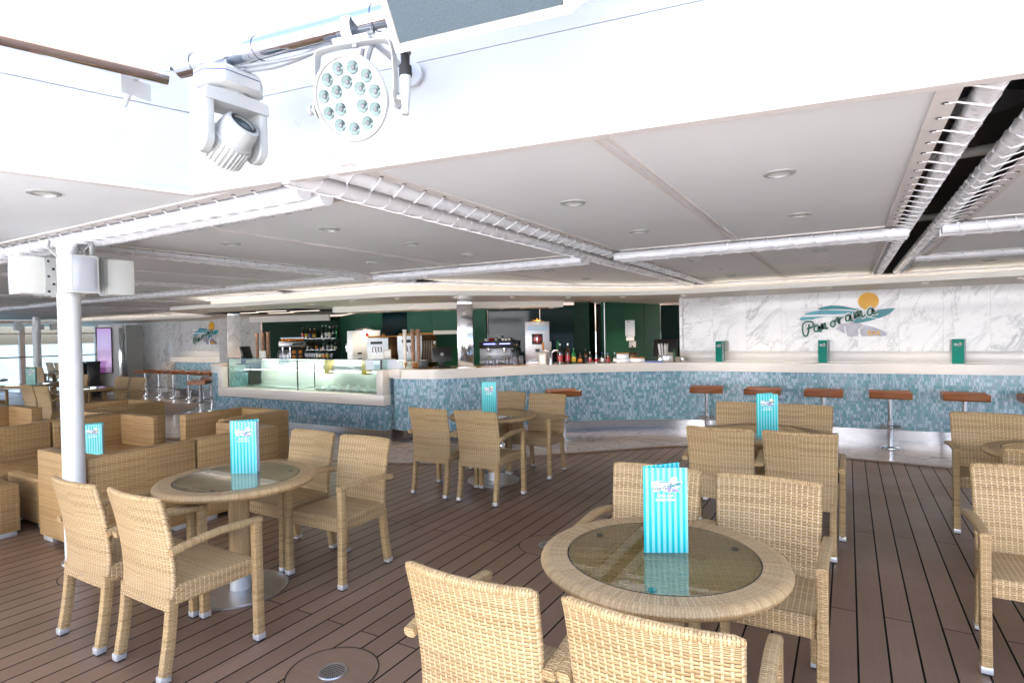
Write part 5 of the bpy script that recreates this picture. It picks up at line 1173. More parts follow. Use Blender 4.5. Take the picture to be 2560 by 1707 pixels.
for (u, h, r_, bo, ca, la, lab) in [(.10, .24, .052, 'bbot', 'red', 'yel', 'square-shouldered bottle with red cap on the lower shelf'), (.24, .24, .036, 'bbot', 'darksteel', 'mgrey', 'dark slim bottle second on the lower shelf'), (.36, .25, .046, 'bbot', 'darksteel', 'rubber', 'black bottle third on the lower shelf'), (.48, .23, .034, 'bbot', 'darksteel', 'orange', 'dark bottle with orange label on the lower shelf'),
    (.68, .26, .044, 'wbot', 'steel', None, 'clear bottle without label on the lower shelf'), (.80, .24, .036, 'wbot', 'blab', 'porc', 'bottle with pale label, left of a like one on the lower shelf'), (.91, .24, .036, 'wbot', 'blab', 'porc', 'bottle with pale label, right of a like one on the lower shelf'), (1.01, .17, .036, 'wbot', 'porc', 'sunp', 'short bottle last on the lower shelf')]:
    p = wl(u); bottle(p.x, p.y, 1.30, h, r_, M[bo], M[ca], M[la] if la else None, lab, G2)
def tumbler_proto():
    t = thing('drinking_glass', 'x', 'glass'); b = MB(); b.lathe([(0, .004), (.028, .004), (.032, .13), (.030, .13), (.026, .012), (0, .012)], 14); b.build('bowl', M['pbag'], t); return Spawner(t)
GL = tumbler_proto()
ordn = ['first', 'second', 'third', 'fourth', 'fifth', 'sixth', 'seventh', 'eighth', 'ninth', 'tenth', 'eleventh', 'twelfth', 'thirteenth', 'fourteenth']
for i in range(12):
    GL.at((-10.62 + i * .088, 8.95 - i * .012, 1.13), 0, ordn[i] + ' tumbler from the juicer in the row behind the glass case', 'tumblers standing right of the orange juicer')
for (u, ca, la, lab) in [(0, 'blab', 'pwhite', 'slim bottle with blue cap among the tumblers'), (.09, 'yel', 'sunp', 'slim bottle with yellow cap among the tumblers'), (.19, 'red', 'orange', 'slim bottle with red cap among the tumblers'), (.30, 'gbot', 'yel', 'slim bottle with green cap among the tumblers')]:
    bottle(-10.05 + u, 8.80, 1.13, .26, .036, M['wbot'], M[ca], M[la], lab, 'slim bottles among the tumblers')
# orange juicer
t = put('orange_juicer', 'silver orange juicer with oranges on its tray, in front of the dark green wall', 'juicer', -10.95, 8.86, 1.07)
b = MB(); b.box((.10, 0, .16), (.36, .30, .32), bev=.01); b.build('cabinet', M['black'], t)
b = MB(); b.box((0, -.02, .40), (.58, .34, .13), bev=.02); b.build('feed_tray', M['steel'], t)
b = MB(); b.box((.12, -.20, .40), (.24, .012, .05)); b.build('display', M['black'], t)
b = MB()
for k in range(7): b.lathe([(0, -.034), (.024, -.024), (.034, 0), (.024, .024), (0, .034)], 12, (-.20 + k * .07, -.02 + .03 * (k % 2), .49))
b.build('oranges', M['orange'], t)
b = MB()
for (x, z) in ((.03, .22), (.17, .22), (.03, .10), (.17, .10)): b.lathe([(0, -.03), (.035, -.02), (.045, 0), (.035, .02), (0, .03)], 14, (x, -.16, z), Matrix.Rotation(R(90), 4, 'X'))
b.build('pressed_oranges', M['orange'], t)
b = MB(); b.tube([(-.20, -.1, .0), (-.20, -.1, .34)], .02, 10); b.tube([(-.05, -.14, .0), (-.05, -.14, .34)], .012, 8); b.box((0, -.1, .54), (.5, .01, .02)); b.build('tube_frame', M['chrome'], t)
# tills
def till(x, y, z, rz, label, s_=1.0, logo_=True):
    t = put('till', label, 'till', x, y, z, 'black tills on the bar', rz)
    b = MB(); b.box((0, .02, .012), (.26, .20, .024), bev=.006); b.box((0, .05, .09), (.09, .06, .16), bev=.01); b.build('stand', M['black'], t)
    b = MB(); b.box((0, 0, 0), (.34 * s_, .035, .26 * s_), bev=.008); b.xf(Matrix.Translation((0, -.01, .215)) @ Matrix.Rotation(R(-14), 4, 'X')); b.build('monitor', M['black'], t)
    if logo_:
        lg = MB(); lg.lathe([(.026, 0), (.024, .002), (0, .002)], 24); lg.xf(Matrix.Translation((0, -.032, .215)) @ Matrix.Rotation(R(-14), 4, 'X') @ Matrix.Rotation(R(90), 4, 'X')); lg.build('badge', M['alu'], t)
        tx = text_mb('hp', .034, .0006, .0006); tx.xf(Matrix.Translation((0, -.0355, .214)) @ Matrix.Rotation(R(-14), 4, 'X') @ UPR); tx.build('lettering', M['black'], t)
    return t
till(-5.47, 7.22, 1.11, fac(-5.5, 7.3) + R(6), 'black till left of the mirror column', .9)
till(-2.74, 10.0, 1.11, fac(-2.7, 10) - R(14), 'tilted black till beside the left end of the marble wall', 1.2)
till(-9.95, 6.98, 1.13, fac(-9.7, 6.9) + R(62), 'black till seen from the side at the left end of the glass case', 1.0, False)
t = put('receipt_printer', 'small black receipt printer left of the till by the mirror column', 'printer', -5.68, 7.02, 1.11); b = MB(); b.box((0, 0, .065), (.15, .19, .13), bev=.012); b.build('case', M['black'], t); b = MB(); b.box((0, -.02, .132), (.10, .05, .006)); b.build('paper_slot', M['pwhite'], t)
def cups(x, y, z, n, h, r_, label, mat='cup'):
    t = put('cup_stack', label, 'cups', x, y, z, 'tall stacks of paper cups'); b = MB(); k = int(h / .026)
    for i in range(k): b.lathe([(r_ * .88, i * .026), (r_, i * .026 + .022), (r_ * 1.04, i * .026 + .0255)], 16)
    b.lathe([(r_ * 1.0, k * .026), (r_ * 1.1, k * .026 + .03), (r_ * 1.12, k * .026 + .034)], 16); b.build('cups', M[mat], t); return t
cups(-9.33, 6.78, 1.262, 0, .44, .030, 'leftmost tall paper cup stack on the glass case'); cups(-9.20, 6.80, 1.262, 0, .45, .034, 'middle paper cup stack on the glass case'); cups(-9.10, 6.84, 1.262, 0, .45, .034, 'rightmost paper cup stack on the glass case, beside the napkin box')
cups(-5.98, 6.95, 1.14, 0, .56, .030, 'paper cup stack left of two at the till', 'cupw'); cups(-5.86, 7.0, 1.14, 0, .56, .032, 'paper cup stack in the middle at the till'); cups(-5.79, 7.05, 1.14, 0, .55, .030, 'paper cup stack right of two at the till')
t = put('cone_holder', 'clear ring holder with ice cream cones under the cup stacks', 'cone holder', -5.88, 6.98, 1.11); b = MB(); b.lathe([(.13, .10), (.135, .105), (.13, .11)], 24); b.tube([(0, 0, 0), (0, 0, .62)], .004, 6); b.build('ring', M['cream'], t)
for dx in (-.09, .02, .07): b = MB(); b.lathe([(.006, .0), (.026, .10)], 10, (dx, 0, .003)); b.build('cone', M['amber'], t)
def napkin(x, y, z, label, w_=.11, h=.14): t = put('napkin_box', label, 'napkin box', x, y, z, 'white napkin boxes'); b = MB(); b.box((0, 0, h / 2), (w_, w_ * 1.1, h), bev=.006); b.build('box', M['porc'], t); b = MB(); b.box((0, -w_ * .56, h * .5), (w_ * .66, .003, h * .7)); b.build('front_opening', M['pwhite'], t)
napkin(-9.02, 6.66, 1.262, 'white napkin box on the glass case beside the cup stacks'); napkin(-6.35, 6.95, 1.262, 'white napkin box between the silver dispenser and the cup stacks', .12, .15); napkin(-4.28, 8.33, 1.11, 'white napkin box left of the beer tap', .12, .19)
t = put('cup_bag', 'clear plastic bag of cups behind the napkin box on the glass case', 'bag', -9.02, 7.12, 1.13); b = MB()
for k in range(5): b.lathe([(.03, k * .004), (.045, .10), (.05, .20), (.03, .27)], 10, (-.07 + .035 * k, .02 * (k % 2), 0))
b.build('bag', M['pbag'], t)
def wallplate(x, y, z, label): t = put('wall_socket', label, 'socket', x, y, z, 'sockets on the dark green wall'); b = MB(); b.box((0, 0, 0), (.16, .02, .09), bev=.004); b.build('plate', M['porc'], t); b = MB(); b.box((0, -.012, 0), (.05, .006, .04)); b.build('insert', M['black'], t)
wallplate(-12.35, 9.9, 1.42, 'pale wall socket plate left of its twin, behind the juicer'); wallplate(-12.02, 10.0, 1.42, 'pale wall socket plate right of its twin, touching the juicer in view')
# machines
t = put('steel_cabinet_machine', 'tall white and steel machine at the left end of the machine row', 'machine', -7.93, 8.05, 1.07)
b = MB(); b.box((0, 0, .34), (.60, .50, .64), bev=.01); b.build('body', M['alu'], t)
b = MB(); b.box((.02, -.253, .40), (.46, .006, .42), bev=.002); b.build('door', M['porc'], t); b = MB(); b.box((.0, -.258, .07), (.5, .01, .14)); b.build('lower_panel', M['mgrey'], t)
b = MB(); b.lathe([(.17, .66), (.18, .69), (.13, .71), (0, .72)], 28, (.02, 0, 0)); b.build('lid', M['chrome'], t); b = MB(); b.box((.06, -.262, .58), (.055, .004, .06)); b.build('sticker', M['red'], t); b = MB(); b.box((-.31, -.1, .35), (.04, .03, .16), bev=.01); b.build('handle', M['chrome'], t); b = MB(); b.box((-.08, -.262, .24), (.08, .006, .03)); b.build('switch', M['black'], t)
t = put('small_steel_box', 'narrow steel box between the tall machine and the silver dispenser', 'machine', -7.46, 7.90, 1.07); b = MB(); b.box((0, 0, .22), (.16, .3, .44), bev=.008); b.build('body', M['steel'], t); b = MB(); b.box((.0, -.153, .26), (.05, .004, .18)); b.build('vent', M['porc'], t)
def dispenser(x, y, z, s_, label, nn):
    t = put('juice_dispenser', label, 'drinks dispenser', x, y, z, 'silver drinks dispensers')
    b = MB(); b.box((.13 * s_, .18, .27 * s_), (.62 * s_, .42, .54 * s_), bev=.008); b.build('side_body', M['brown'], t)
    fr = [(-.18, .12), (.18, .12), (.20, .30), (.20, .54), (-.20, .54), (-.20, .30)]
    b = MB(); b.v = [(x_ * s_, -.05, z_ * s_) for x_, z_ in fr] + [(x_ * s_, .05, z_ * s_) for x_, z_ in fr]
    for i in range(6): jn = (i + 1) % 6; b.face([i, 6 + i, 6 + jn, jn])
    b.face(list(range(6))); b.face([6 + i for i in range(6)][::-1]); b.build('front_panel', M['steel'], t)
    b = MB(); b.box((0, -.02, .035 * s_), (.36 * s_, .16, .07 * s_), bev=.006); b.build('drip_tray', M['amber'], t)
    b = MB(); b.box((-.02 * s_, -.053, .45 * s_), (.22 * s_, .006, .05 * s_)); b.build('display', M['black'], t)
    b = MB()
    for k in range(nn): b.tube([((-.10 + k * .055) * s_, -.065, .37 * s_), ((-.10 + k * .055) * s_, -.085, .30 * s_), ((-.09 + k * .055) * s_, -.09, .25 * s_)], .011 * s_, 8)
    b.build('tap', M['chrome'], t)
    b = MB(); b.box((.12 * s_, .16, .565 * s_), (.60 * s_, .34, .035 * s_), bev=.014); b.lathe([(.03, 0), (.025, .035), (0, .04)], 12, (.12 * s_, .1, .58 * s_)); b.build('lid', M['amber'], t)
dispenser(-7.22, 7.66, 1.09, .92, 'silver dispenser with four taps behind the glass case', 4)
dispenser(-6.45, 7.62, 1.07, 1.02, 'silver dispenser with dark perforated side, behind the cup stacks', 3)
t = put('perforated_side', 'row of small holes on the dark dispenser side with two white stickers', 'vent', -6.02, 7.60, 1.17); b = MB()
for i in range(6):
    for k in range(11): b.box((-.10 + i * .028, 0, .02 + k * .033), (.008, .003, .012))
b.build('holes', M['porc'], t); b = MB(); b.box((.09, -.002, .33), (.035, .003, .045)); b.box((.09, -.002, .05), (.035, .003, .045)); b.build('sticker', M['pwhite'], t)
t = put('wire_basket', 'white wire tray on top of the dark dispenser, before the green wall', 'basket', -5.98, 8.02, 1.64); b = MB(); b.box((0, 0, .05), (.42, .25, .02), bev=.004); b.box((0, -.12, .02), (.42, .008, .05)); b.box((-.2, 0, .02), (.008, .25, .06)); b.box((.2, 0, .02), (.008, .25, .06)); b.build('tray', M['porc'], t)
t = put('glass_sneeze_guard', 'low steel and glass box between the glass case and the cup stacks', 'guard', -6.28, 6.80, 1.11); b = MB(); b.v = [(-.28, -.06, 0), (.30, -.06, 0), (.30, -.06, .03), (.17, -.06, .15), (-.28, -.06, .15), (-.28, .2, 0), (.30, .2, 0), (.30, .2, .03), (.17, .2, .15), (-.28, .2, .15)]
for i in range(5): jn = (i + 1) % 5; b.face([i, 5 + i, 5 + jn, jn])
b.face([0, 1, 2, 3, 4]); b.face([9, 8, 7, 6, 5]); b.build('panel', M['steel'], t)
# espresso machine
t = put('espresso_machine', 'black espresso machine with blue lights and cups on top, right of the mirror column', 'coffee machine', -5.27, 8.52, 1.07)
b = MB(); b.box((0, 0, .37), (.60, .42, .12), bev=.01); b.build('hood', M['black'], t); b = MB(); b.box((0, .08, .22), (.58, .26, .22), bev=.006); b.build('back_panel', M['alu'], t); b = MB(); b.box((0, -.06, .07), (.58, .36, .08), bev=.008); b.build('drip_tray', M['steel'], t)
b = MB(); b.box((-.12, -.214, .385), (.20, .005, .010)); b.box((.14, -.214, .385), (.18, .005, .010)); b.build('blue_lights', M['blue'], t)
for dx in (-.14, .13):
    b = MB(); b.lathe([(.032, .24), (.036, .27), (.036, .32)], 18, (dx, -.14, 0)); b.tube([(dx, -.17, .255), (dx, -.27, .245)], .012, 8); b.build('brew_group', M['chrome'], t)
    b = MB(); b.lathe([(.024, .115), (.034, .17), (.031, .17), (.022, .125)], 16, (dx, -.14, 0)); b.build('coffee_cup', M['porc'], t)
b = MB(); b.tube([(.24, -.16, .32), (.26, -.18, .22), (.25, -.18, .12)], .006, 8); b.tube([(.30, -.06, .36), (.36, -.06, .36)], .022, 12); b.build('steam_wand', M['chrome'], t)
for k in range(8): b = MB(); b.lathe([(.018, 0), (.027, .042), (.024, .042), (.016, .006), (0, .006)], 12, (-.18 + k * .058, -.02 + .02 * (k % 2), .432 + (.042 if k == 4 else 0))); b.build('cup_on_top', M['red'] if k in (1, 2) else M['porc'], t)
t = put('coffee_grinder', 'black coffee grinder between espresso machine and frozen drink machine', 'grinder', -4.99, 8.68, 1.07); b = MB(); b.box((0, 0, .14), (.15, .22, .28), bev=.012); b.build('body', M['black'], t); b = MB(); b.lathe([(.04, .28), (.07, .32), (.075, .42), (.0, .425)], 20); b.build('hopper', M['lensd'], t); b = MB(); b.lathe([(.04, .02), (.04, .15)], 16, (0, -.13, 0)); b.build('grounds_bin', M['steel'], t)
# frozen drink machine
t = put('frozen_drink_machine', 'tall steel frozen drink machine with round red window', 'machine', -4.68, 8.92, 1.05)
b = MB(); b.box((0, .12, .41), (.42, .48, .72), bev=.008); b.build('body', M['steel'], t); b = MB(); b.box((.0, -.125, .44), (.40, .012, .62), bev=.004); b.build('front_panel', M['alu'], t)
b = MB(); b.lathe([(0, .034), (.055, .030), (.074, .008), (.076, 0)], 28, (.0, -.132, .47), Matrix.Rotation(R(90), 4, 'X')); b.build('window', M['red'], t)
b = MB(); b.box((0, -.134, .47), (.19, .006, .18), bev=.02); b.build('window_frame', M['black'], t)
b = MB(); b.box((0, -.134, .66), (.34, .006, .075), bev=.003); b.build('sign_plate', M['pale'], t);
b = MB(); b.box((0, -.175, .47), (.025, .05, .12), bev=.008); b.build('dispense_tap', M['chrome'], t); b = MB(); b.box((0, -.135, .275), (.075, .008, .055)); b.build('display', M['black'], t); b = MB(); b.box((0, -.16, .03), (.40, .12, .12), bev=.006); b.build('drip_tray', M['steel'], t)
b = MB(); b.lathe([(.11, .77), (.12, .785), (.05, .80), (.012, .805), (.012, .83), (0, .832)], 24, (0, .08, 0)); b.build('lid', M['amber'], t); b = MB()
for k in range(6): b.box((-.212, -.02 + k * .035, .68), (.004, .016, .10))
b.build('side_vent', M['black'], t)
for k, (x, y) in enumerate([(-5.17, 8.08), (-5.07, 8.13), (-4.97, 8.18), (-4.87, 8.23), (-4.77, 8.28), (-4.67, 8.33)]):
    t = put('cup_pile', 'upturned clear plastic cups, ' + ordn[k] + ' pile right of the mirror column', 'cups', x, y - .03, 1.11, 'clear cup piles on the bar'); b = MB()
    for m_ in range(2 if k < 3 else 4): b.lathe([(.042, m_ * .028), (.030, m_ * .028 + .07), (0, m_ * .028 + .07)], 14)
    b.build('cups', M['pbag'], t)
# beer tap
t = put('beer_tap', 'chrome beer tap with orange, white and green handles', 'beer tap', -4.20, 8.46, 1.11)
b = MB(); b.tube([(0, 0, 0), (0, 0, .10), (0, 0, .20)], [.032, .026, .040], 18); b.tube(catmull([(-.13, 0, .21), (-.06, 0, .22), (0, 0, .19), (.06, 0, .22), (.12, 0, .23)], 4), .017, 10); b.tube([(-.12, -.02, .20), (-.12, -.05, .10)], .010, 8); b.build('fountain', M['chrome'], t)
for dx, mm, hh in ((-.12, 'orange', .13), (.0, 'porc', .14), (.12, 'gbot', .15)): b = MB(); b.tube([(dx, 0, .23), (dx, -.01, .23 + hh * .5), (dx, -.02, .23 + hh)], [.010, .018, .016], 10); b.build('handle', M[mm], t)
GB = 'bottles on the bar right of the beer tap'
for (x, y, h, r_, bo, ca, la, lab) in [(-4.07, 8.55, .34, .046, 'wbot', 'steel', 'red', 'tall clear bottle with red liquid, first right of the tap'), (-3.97, 8.63, .34, .044, 'bbot', 'steel', 'red', 'tall dark bottle second right of the tap'), (-3.88, 8.66, .26, .036, 'gbot', 'gbot', 'yel', 'green bottle with yellow label right of the tap'), (-3.80, 8.74, .18, .036, 'bbot', 'black', 'orange', 'short dark bottle with orange label behind the others'),
    (-3.72, 8.78, .24, .034, 'bbot', 'black', 'rubber', 'black bottle in the middle of the bar bottles'), (-3.66, 8.82, .19, .032, 'wbot', 'porc', 'red', 'small white and red bottle on the bar'), (-3.57, 8.87, .18, .034, 'wbot', 'red', 'red', 'small red-capped bottle on the bar'), (-3.49, 8.92, .18, .030, 'wbot', 'blab', 'pwhite', 'small blue-capped bottle on the bar'), (-3.40, 8.95, .17, .040, 'bbot', 'blab', 'red', 'round red bottle near the steel containers'), (-3.31, 9.02, .17, .030, 'wbot', 'pale', 'pwhite', 'last small clear bottle before the steel containers')]:
    bottle(x, y, 1.11, h, r_, M[bo], M[ca], M[la] if la else None, lab, GB)
for k in range(9):
    t = put('shot_glass', ordn[k] + ' little glass from the tap, lined up at the bar edge', 'glass', -4.10 + k * .085, 8.44 + k * .052, 1.11, 'little glasses at the bar edge'); b = MB(); b.lathe([(0, .004), (.018, .004), (.024, .045), (.022, .045), (.016, .01), (0, .01)], 10); b.build('bowl', M['pbag'], t)
def sbox(x, y, z, w_, d_, h, label, mat='steel', lid=None, rz=None):
    t = put('steel_container', label, 'container', x, y, z, 'steel containers on the bar', rz); b = MB(); b.box((0, 0, h / 2), (w_, d_, h), bev=.005); b.build('pan', M[mat], t)
    if lid: b = MB(); b.box((0, 0, h + .008), (w_ * 1.03, d_ * 1.03, .014), bev=.004); b.build('lid', M[lid], t)
sbox(-3.28, 9.32, 1.11, .20, .2, .14, 'left steel container with brass-coloured lid, rear one', 'steel', 'amber'); sbox(-3.22, 9.18, 1.11, .22, .2, .07, 'left steel container in front, low one', 'steel'); sbox(-3.02, 9.30, 1.11, .24, .2, .07, 'low steel container with brass-coloured lid', 'steel', 'amber')
sbox(-2.82, 9.33, 1.11, .42, .10, .022, 'flat blue tray at the bar edge', 'tblue')
t = put('straw_box', 'steel box full of white straws below the soap dispenser', 'straws', -2.66, 9.60, 1.11); b = MB(); b.box((.02, 0, .055), (.24, .14, .11), bev=.005); b.build('box', M['steel'], t); b = MB()
for k in range(26): a = random.uniform(-.07, .06); b.tube([(a, random.uniform(-.04, .04), .06), (a * 1.25 - .01, random.uniform(-.05, .05), .29 + random.uniform(-.015, .015))], .004, 6)
b.build('straw', M['pwhite'], t)
t = put('soda_bottle', 'dark green soda bottle right of the straws', 'bottle', -2.52, 9.72, 1.11); bottle_parts(t, .20, .03, M['gbot'], M['gbot'], None)
t = put('steel_kettle', 'small chrome milk jug left of the plates', 'jug', -2.70, 9.40 + .12, 1.11); b = MB(); b.lathe([(.05, 0), (.052, .02), (.045, .09), (.04, .11), (.0, .115)], 20); b.build('jug', M['chrome'], t); b = MB(); b.tube(catmull([(.04, 0, .10), (.09, 0, .10), (.10, 0, .04)], 5), .006, 6); b.build('handle', M['chrome'], t)
for (x, k, r_, lab) in [(-2.56, 10, .075, 'tall stack of white saucers before the second till'), (-2.44, 5, .06, 'stack of white bowls right of the saucers')]:
    t = put('crockery_stack', lab, 'crockery', x, 9.62 + (x + 2.56) * .2, 1.11, 'white crockery on the bar'); b = MB()
    for i in range(k): b.lathe([(r_ * .55, i * .015), (r_, i * .015 + .013), (r_ * .98, i * .015 + .015), (r_ * .5, i * .015 + .005)], 20)
    b.build('dishes', M['porc'], t)
t = put('sugar_pot', 'shiny steel sugar pot on a saucer at the end of the bar', 'pot', -2.36, 9.62, 1.11); b = MB(); b.lathe([(.035, .01), (.04, .05), (.035, .075), (0, .08)], 18); b.build('pot', M['chrome'], t); b = MB(); b.lathe([(.03, 0), (.06, .008), (.058, .01), (0, .009)], 18); b.build('saucer', M['porc'], t)
# dispensers on the green wall: local frame facing the wall normal
wa = math.atan2(11.25 - 10.02, -3.50 + 3.86)
nx = R(math.degrees(wa)) 
t = thing('paper_towel_dispenser', 'white paper towel dispenser with a towel hanging out on the green wall', 'dispenser', (-3.70 + .06, 10.72 - .02, 1.52), fac(-3.7, 10.8)); b = MB(); b.box((0, 0, .16), (.24, .10, .30), bev=.006); b.build('case', M['white'], t); b = MB(); b.box((0.01, -.02, -.03), (.19, .012, .10)); b.build('towel', M['porc'], t); b = MB(); b.box((0, -.053, .285), (.05, .008, .012)); b.build('lock', M['darksteel'], t)
t = thing('soap_dispenser', 'small white soap dispenser below the paper towel dispenser', 'dispenser', (-3.60, 10.80, 1.31), fac(-3.6, 10.8)); b = MB(); b.box((0, 0, .06), (.14, .08, .12), bev=.008); b.build('case', M['porc'], t); b = MB(); b.box((0, -.045, .02), (.03, .012, .035)); b.build('nozzle', M['black'], t)
t = put('steel_sink_tap', 'steel sink splash panel with tap under the soap dispenser', 'sink', -3.32, 9.86, 1.07); b = MB(); b.box((0, .05, .09), (.24, .03, .18), bev=.004); b.build('splash_panel', M['brown'], t); b = MB(); b.tube(catmull([(0, 0, 0), (0, 0, .12), (0, -.05, .15), (0, -.09, .12)], 5), .010, 8); b.build('tap', M['chrome'], t)

# ================================================================== FAR LEFT: windows, kiosk, bins, person
XW = -26.0
t = thing('window_wall', 'tall bright windows with beige frames along the far left side of the deck', 'windows')
for i in range(13):
    y = -3.05 + i * 2.45; b = MB(); b.box((XW, y, 1.15), (.16, .16, 2.30), bev=.01); b.build('mullion', M['pink'], t)
    b = MB(); b.box((XW - .02, y + 1.225, 1.15), (.012, 2.29, 2.26)); b.build('pane', M['wglass'], t)
b = MB(); b.box((XW, 12, 2.34), (.18, 32, .12), bev=.01); b.box((XW, 12, 1.92), (.10, 32, .05)); b.box((XW, 12, .05), (.18, 32, .10)); b.build('frame_rail', M['pink'], t)
b = MB(); b.box((XW + .18, 12, 1.075), (.05, 32, .045), bev=.012); b.build('handrail', M['rail'], t)
b = MB(); b.box((-25.5, 12, 2.60), (.3, 32, .36)); tag(b.build('ceiling_edge_beam', M['cream']), 'cream beam above the far window wall', 'beam')
t = thing('information_screen', 'tall kiosk with glowing purple screen at the far left, beside the marble wall', 'screen', (-19.05, 8.82, 0), fac(-19.05, 8.82) + R(-14))
b = MB(); b.box((.06, .12, 1.05), (.62, .18, 2.10), bev=.01); b.build('pillar', M['white'], t)
b = MB(); b.box((-.10, .0, 1.33), (.40, .06, 1.36), bev=.006); b.build('bezel', M['black'], t)
b = MB(); b.box((-.09, -.032, 1.33), (.35, .006, 1.31)); b.build('display', M['screen'], t)
b = MB(); b.box((.34, .02, 1.0), (.08, .30, 2.0), bev=.01); b.build('side_trim', M['mirror'], t)
t = thing('grey_service_pillar', 'grey pillar with dark bands between the purple screen and the marble wall', 'pillar', (-19.75, 9.75, 0)); b = MB(); b.box((0, 0, 1.05), (.7, .5, 2.10), bev=.01); b.build('shaft', M['speaker'], t)
b = MB(); b.box((0, -.26, 1.72), (.5, .04, .22)); b.box((0, -.26, 1.15), (.5, .04, .16)); b.build('dark_band', M['darksteel'], t); b = MB(); b.box((-.05, -.28, 1.93), (.3, .06, .10), bev=.01); b.build('lamp_box', M['white'], t)
b = MB(); b.box((-20.6, 10.6, 2.28), (3.2, .3, .28)); tag(b.build('white_header_beam', M['white']), 'pale header beam above the purple screen', 'beam')
b = MB(); b.box((-22.4, 12.9, 1.2), (7.2, .3, 2.4)); tag(b.build('end_wall', M['white']), 'bright white wall behind the purple screen', 'wall')
def bin_(x, y, s_, label, mat):
    t = put('waste_bin', label, 'bin', x, y, 0, 'dark waste bins beside the screen'); b = MB(); b.box((0, 0, .52), (.40 * s_, .42, .92), bev=.04); b.build('body', M[mat], t)
    b = MB(); b.box((0, 0, .99), (.43 * s_, .46, .07), bev=.02); b.tube([(-.12, -.22, 1.01), (.12, -.22, 1.01)], .014, 8); b.build('lid', M['greyp'] if mat != 'black' else M['black'], t)
    for dx in (-.12, .12): b = MB(); b.lathe([(0, -.02), (.05, -.02), (.055, 0), (.05, .02), (0, .02)], 14, (dx * s_, .12, .056), Matrix.Rotation(R(90), 4, 'Y')); b.build('wheel', M['rubber'], t)
bin_(-19.28, 8.05, 1.0, 'grey wheeled waste bin in front of the taller black one', 'greyp'); bin_(-19.12, 8.45, .8, 'taller black waste bin directly left of the screen', 'black')
t = put('service_counter', 'white-topped low counter behind the bins', 'counter', -19.75, 8.75, 0); b = MB(); b.box((0, 0, .98), (.9, .4, .04), bev=.005); b.build('top', M['white'], t); b = MB(); b.box((0, .05, .48), (.84, .3, .96)); b.build('body', M['darksteel'], t)

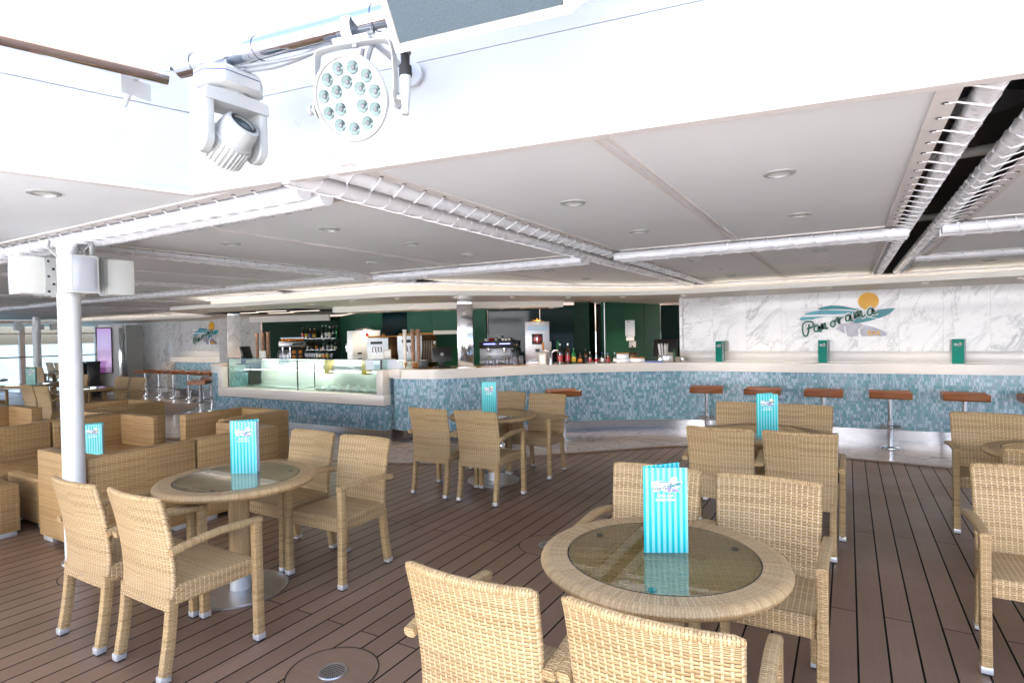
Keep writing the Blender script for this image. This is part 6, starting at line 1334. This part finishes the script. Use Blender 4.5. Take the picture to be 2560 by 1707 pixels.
# seated person behind the bins (continuous skinned body)
def person(x, y, rz):
    t = thing('person', 'seated man in a blue shirt behind the bins, head turned to the screen', 'person', (x, y, 0), rz)
    joints = [((0, 0, .50), .135), ((0, .02, .66), .130), ((0, .03, .84), .140), ((0, .02, .98), .125), ((0, .01, 1.05), .060), ((0, -.005, 1.10), .052),
        ((-.16, .02, .99), .060), ((-.21, -.02, .80), .048), ((-.19, -.20, .72), .038), ((-.16, -.30, .74), .030),
        ((.16, .02, .99), .060), ((.21, -.02, .80), .048), ((.19, -.20, .72), .038), ((.16, -.30, .74), .030),
        ((-.11, -.05, .50), .090), ((-.13, -.42, .50), .070), ((-.13, -.44, .28), .052), ((-.13, -.44, .07), .042), ((-.13, -.56, .045), .036),
        ((.11, -.05, .50), .090), ((.13, -.42, .50), .070), ((.13, -.44, .28), .052), ((.13, -.44, .07), .042), ((.13, -.56, .045), .036)]
    E_ = [(0, 1), (1, 2), (2, 3), (3, 4), (4, 5), (3, 6), (6, 7), (7, 8), (8, 9), (3, 10), (10, 11), (11, 12), (12, 13), (0, 14), (14, 15), (15, 16), (16, 17), (17, 18), (0, 19), (19, 20), (20, 21), (21, 22), (22, 23)]
    me = bpy.data.meshes.new('person_body'); me.from_pydata([jt[0] for jt in joints], E_, []); ob = bpy.data.objects.new('body', me); COL.objects.link(ob)
    md = ob.modifiers.new('skin', 'SKIN'); me.skin_vertices[0].data[0].use_root = True
    for i, jt in enumerate(joints): me.skin_vertices[0].data[i].radius = (jt[1], jt[1] * .85)
    sb = ob.modifiers.new('sub', 'SUBSURF'); sb.levels = 2; sb.render_levels = 2
    dg = bpy.context.evaluated_depsgraph_get(); m2 = bpy.data.meshes.new_from_object(ob.evaluated_get(dg)); ob.modifiers.clear(); ob.data = m2
    m2.materials.clear()
    for mm in ('shirt', 'trouser', 'skin'): m2.materials.append(M[mm])
    for p in m2.polygons:
        c_ = p.center; p.use_smooth = True
        p.material_index = 2 if (c_.z > 1.045 or (c_.y < -.17 and c_.z > .66)) else (1 if c_.z < .56 else 0)
    ob.parent = t
    b = MB(); b.lathe([(0, -.125), (.040, -.115), (.062, -.07), (.074, -.01), (.080, .04), (.070, .09), (.040, .115), (0, .12)], 24, (0, -.01, 1.205)); b.v = [(x_, (y_ + .01) * 1.18 - .01, z_) for x_, y_, z_ in b.v]
    b.box((0, -.108, 1.185), (.022, .03, .045), bev=.009); b.lathe([(0, -.03), (.014, 0), (0, .03)], 10, (.083, .0, 1.19)); b.lathe([(0, -.03), (.014, 0), (0, .03)], 10, (-.083, .0, 1.19)); b.build('head', M['skin'], t)
    b = MB(); b.box((-.028, -.092, 1.215), (.016, .008, .007)); b.box((.028, -.092, 1.215), (.016, .008, .007)); b.box((0, -.086, 1.145), (.04, .008, .006)); b.build('face_features', M['hair'], t)
    b = MB(); b.lathe([(.084, -.01), (.088, .04), (.078, .095), (.045, .125), (0, .130)], 24, (0, .008, 1.205)); b.v = [(x_, (y_ - .008) * 1.2 + .008, z_ + (.02 if y_ < -.05 else -.035 * (y_ > .03))) for x_, y_, z_ in b.v]; b.build('hair', M['hair'], t)
person(-19.72, 9.02, fac(-19.7, 9) + R(75))
t = put('person_chair', 'chair under the seated man behind the bins', 'chair', -19.72, 9.02, 0, None, fac(-19.7, 9) + R(75)); b = MB(); b.box((0, -.06, .41), (.44, .46, .05), bev=.01); b.build('seat', M['wicksofa'], t)
for sx in (-1, 1):
    for yy in (-.24, .14): b = MB(); b.box((sx * .18, yy, .195), (.04, .04, .39)); b.build('leg', M['wickleg'], t)
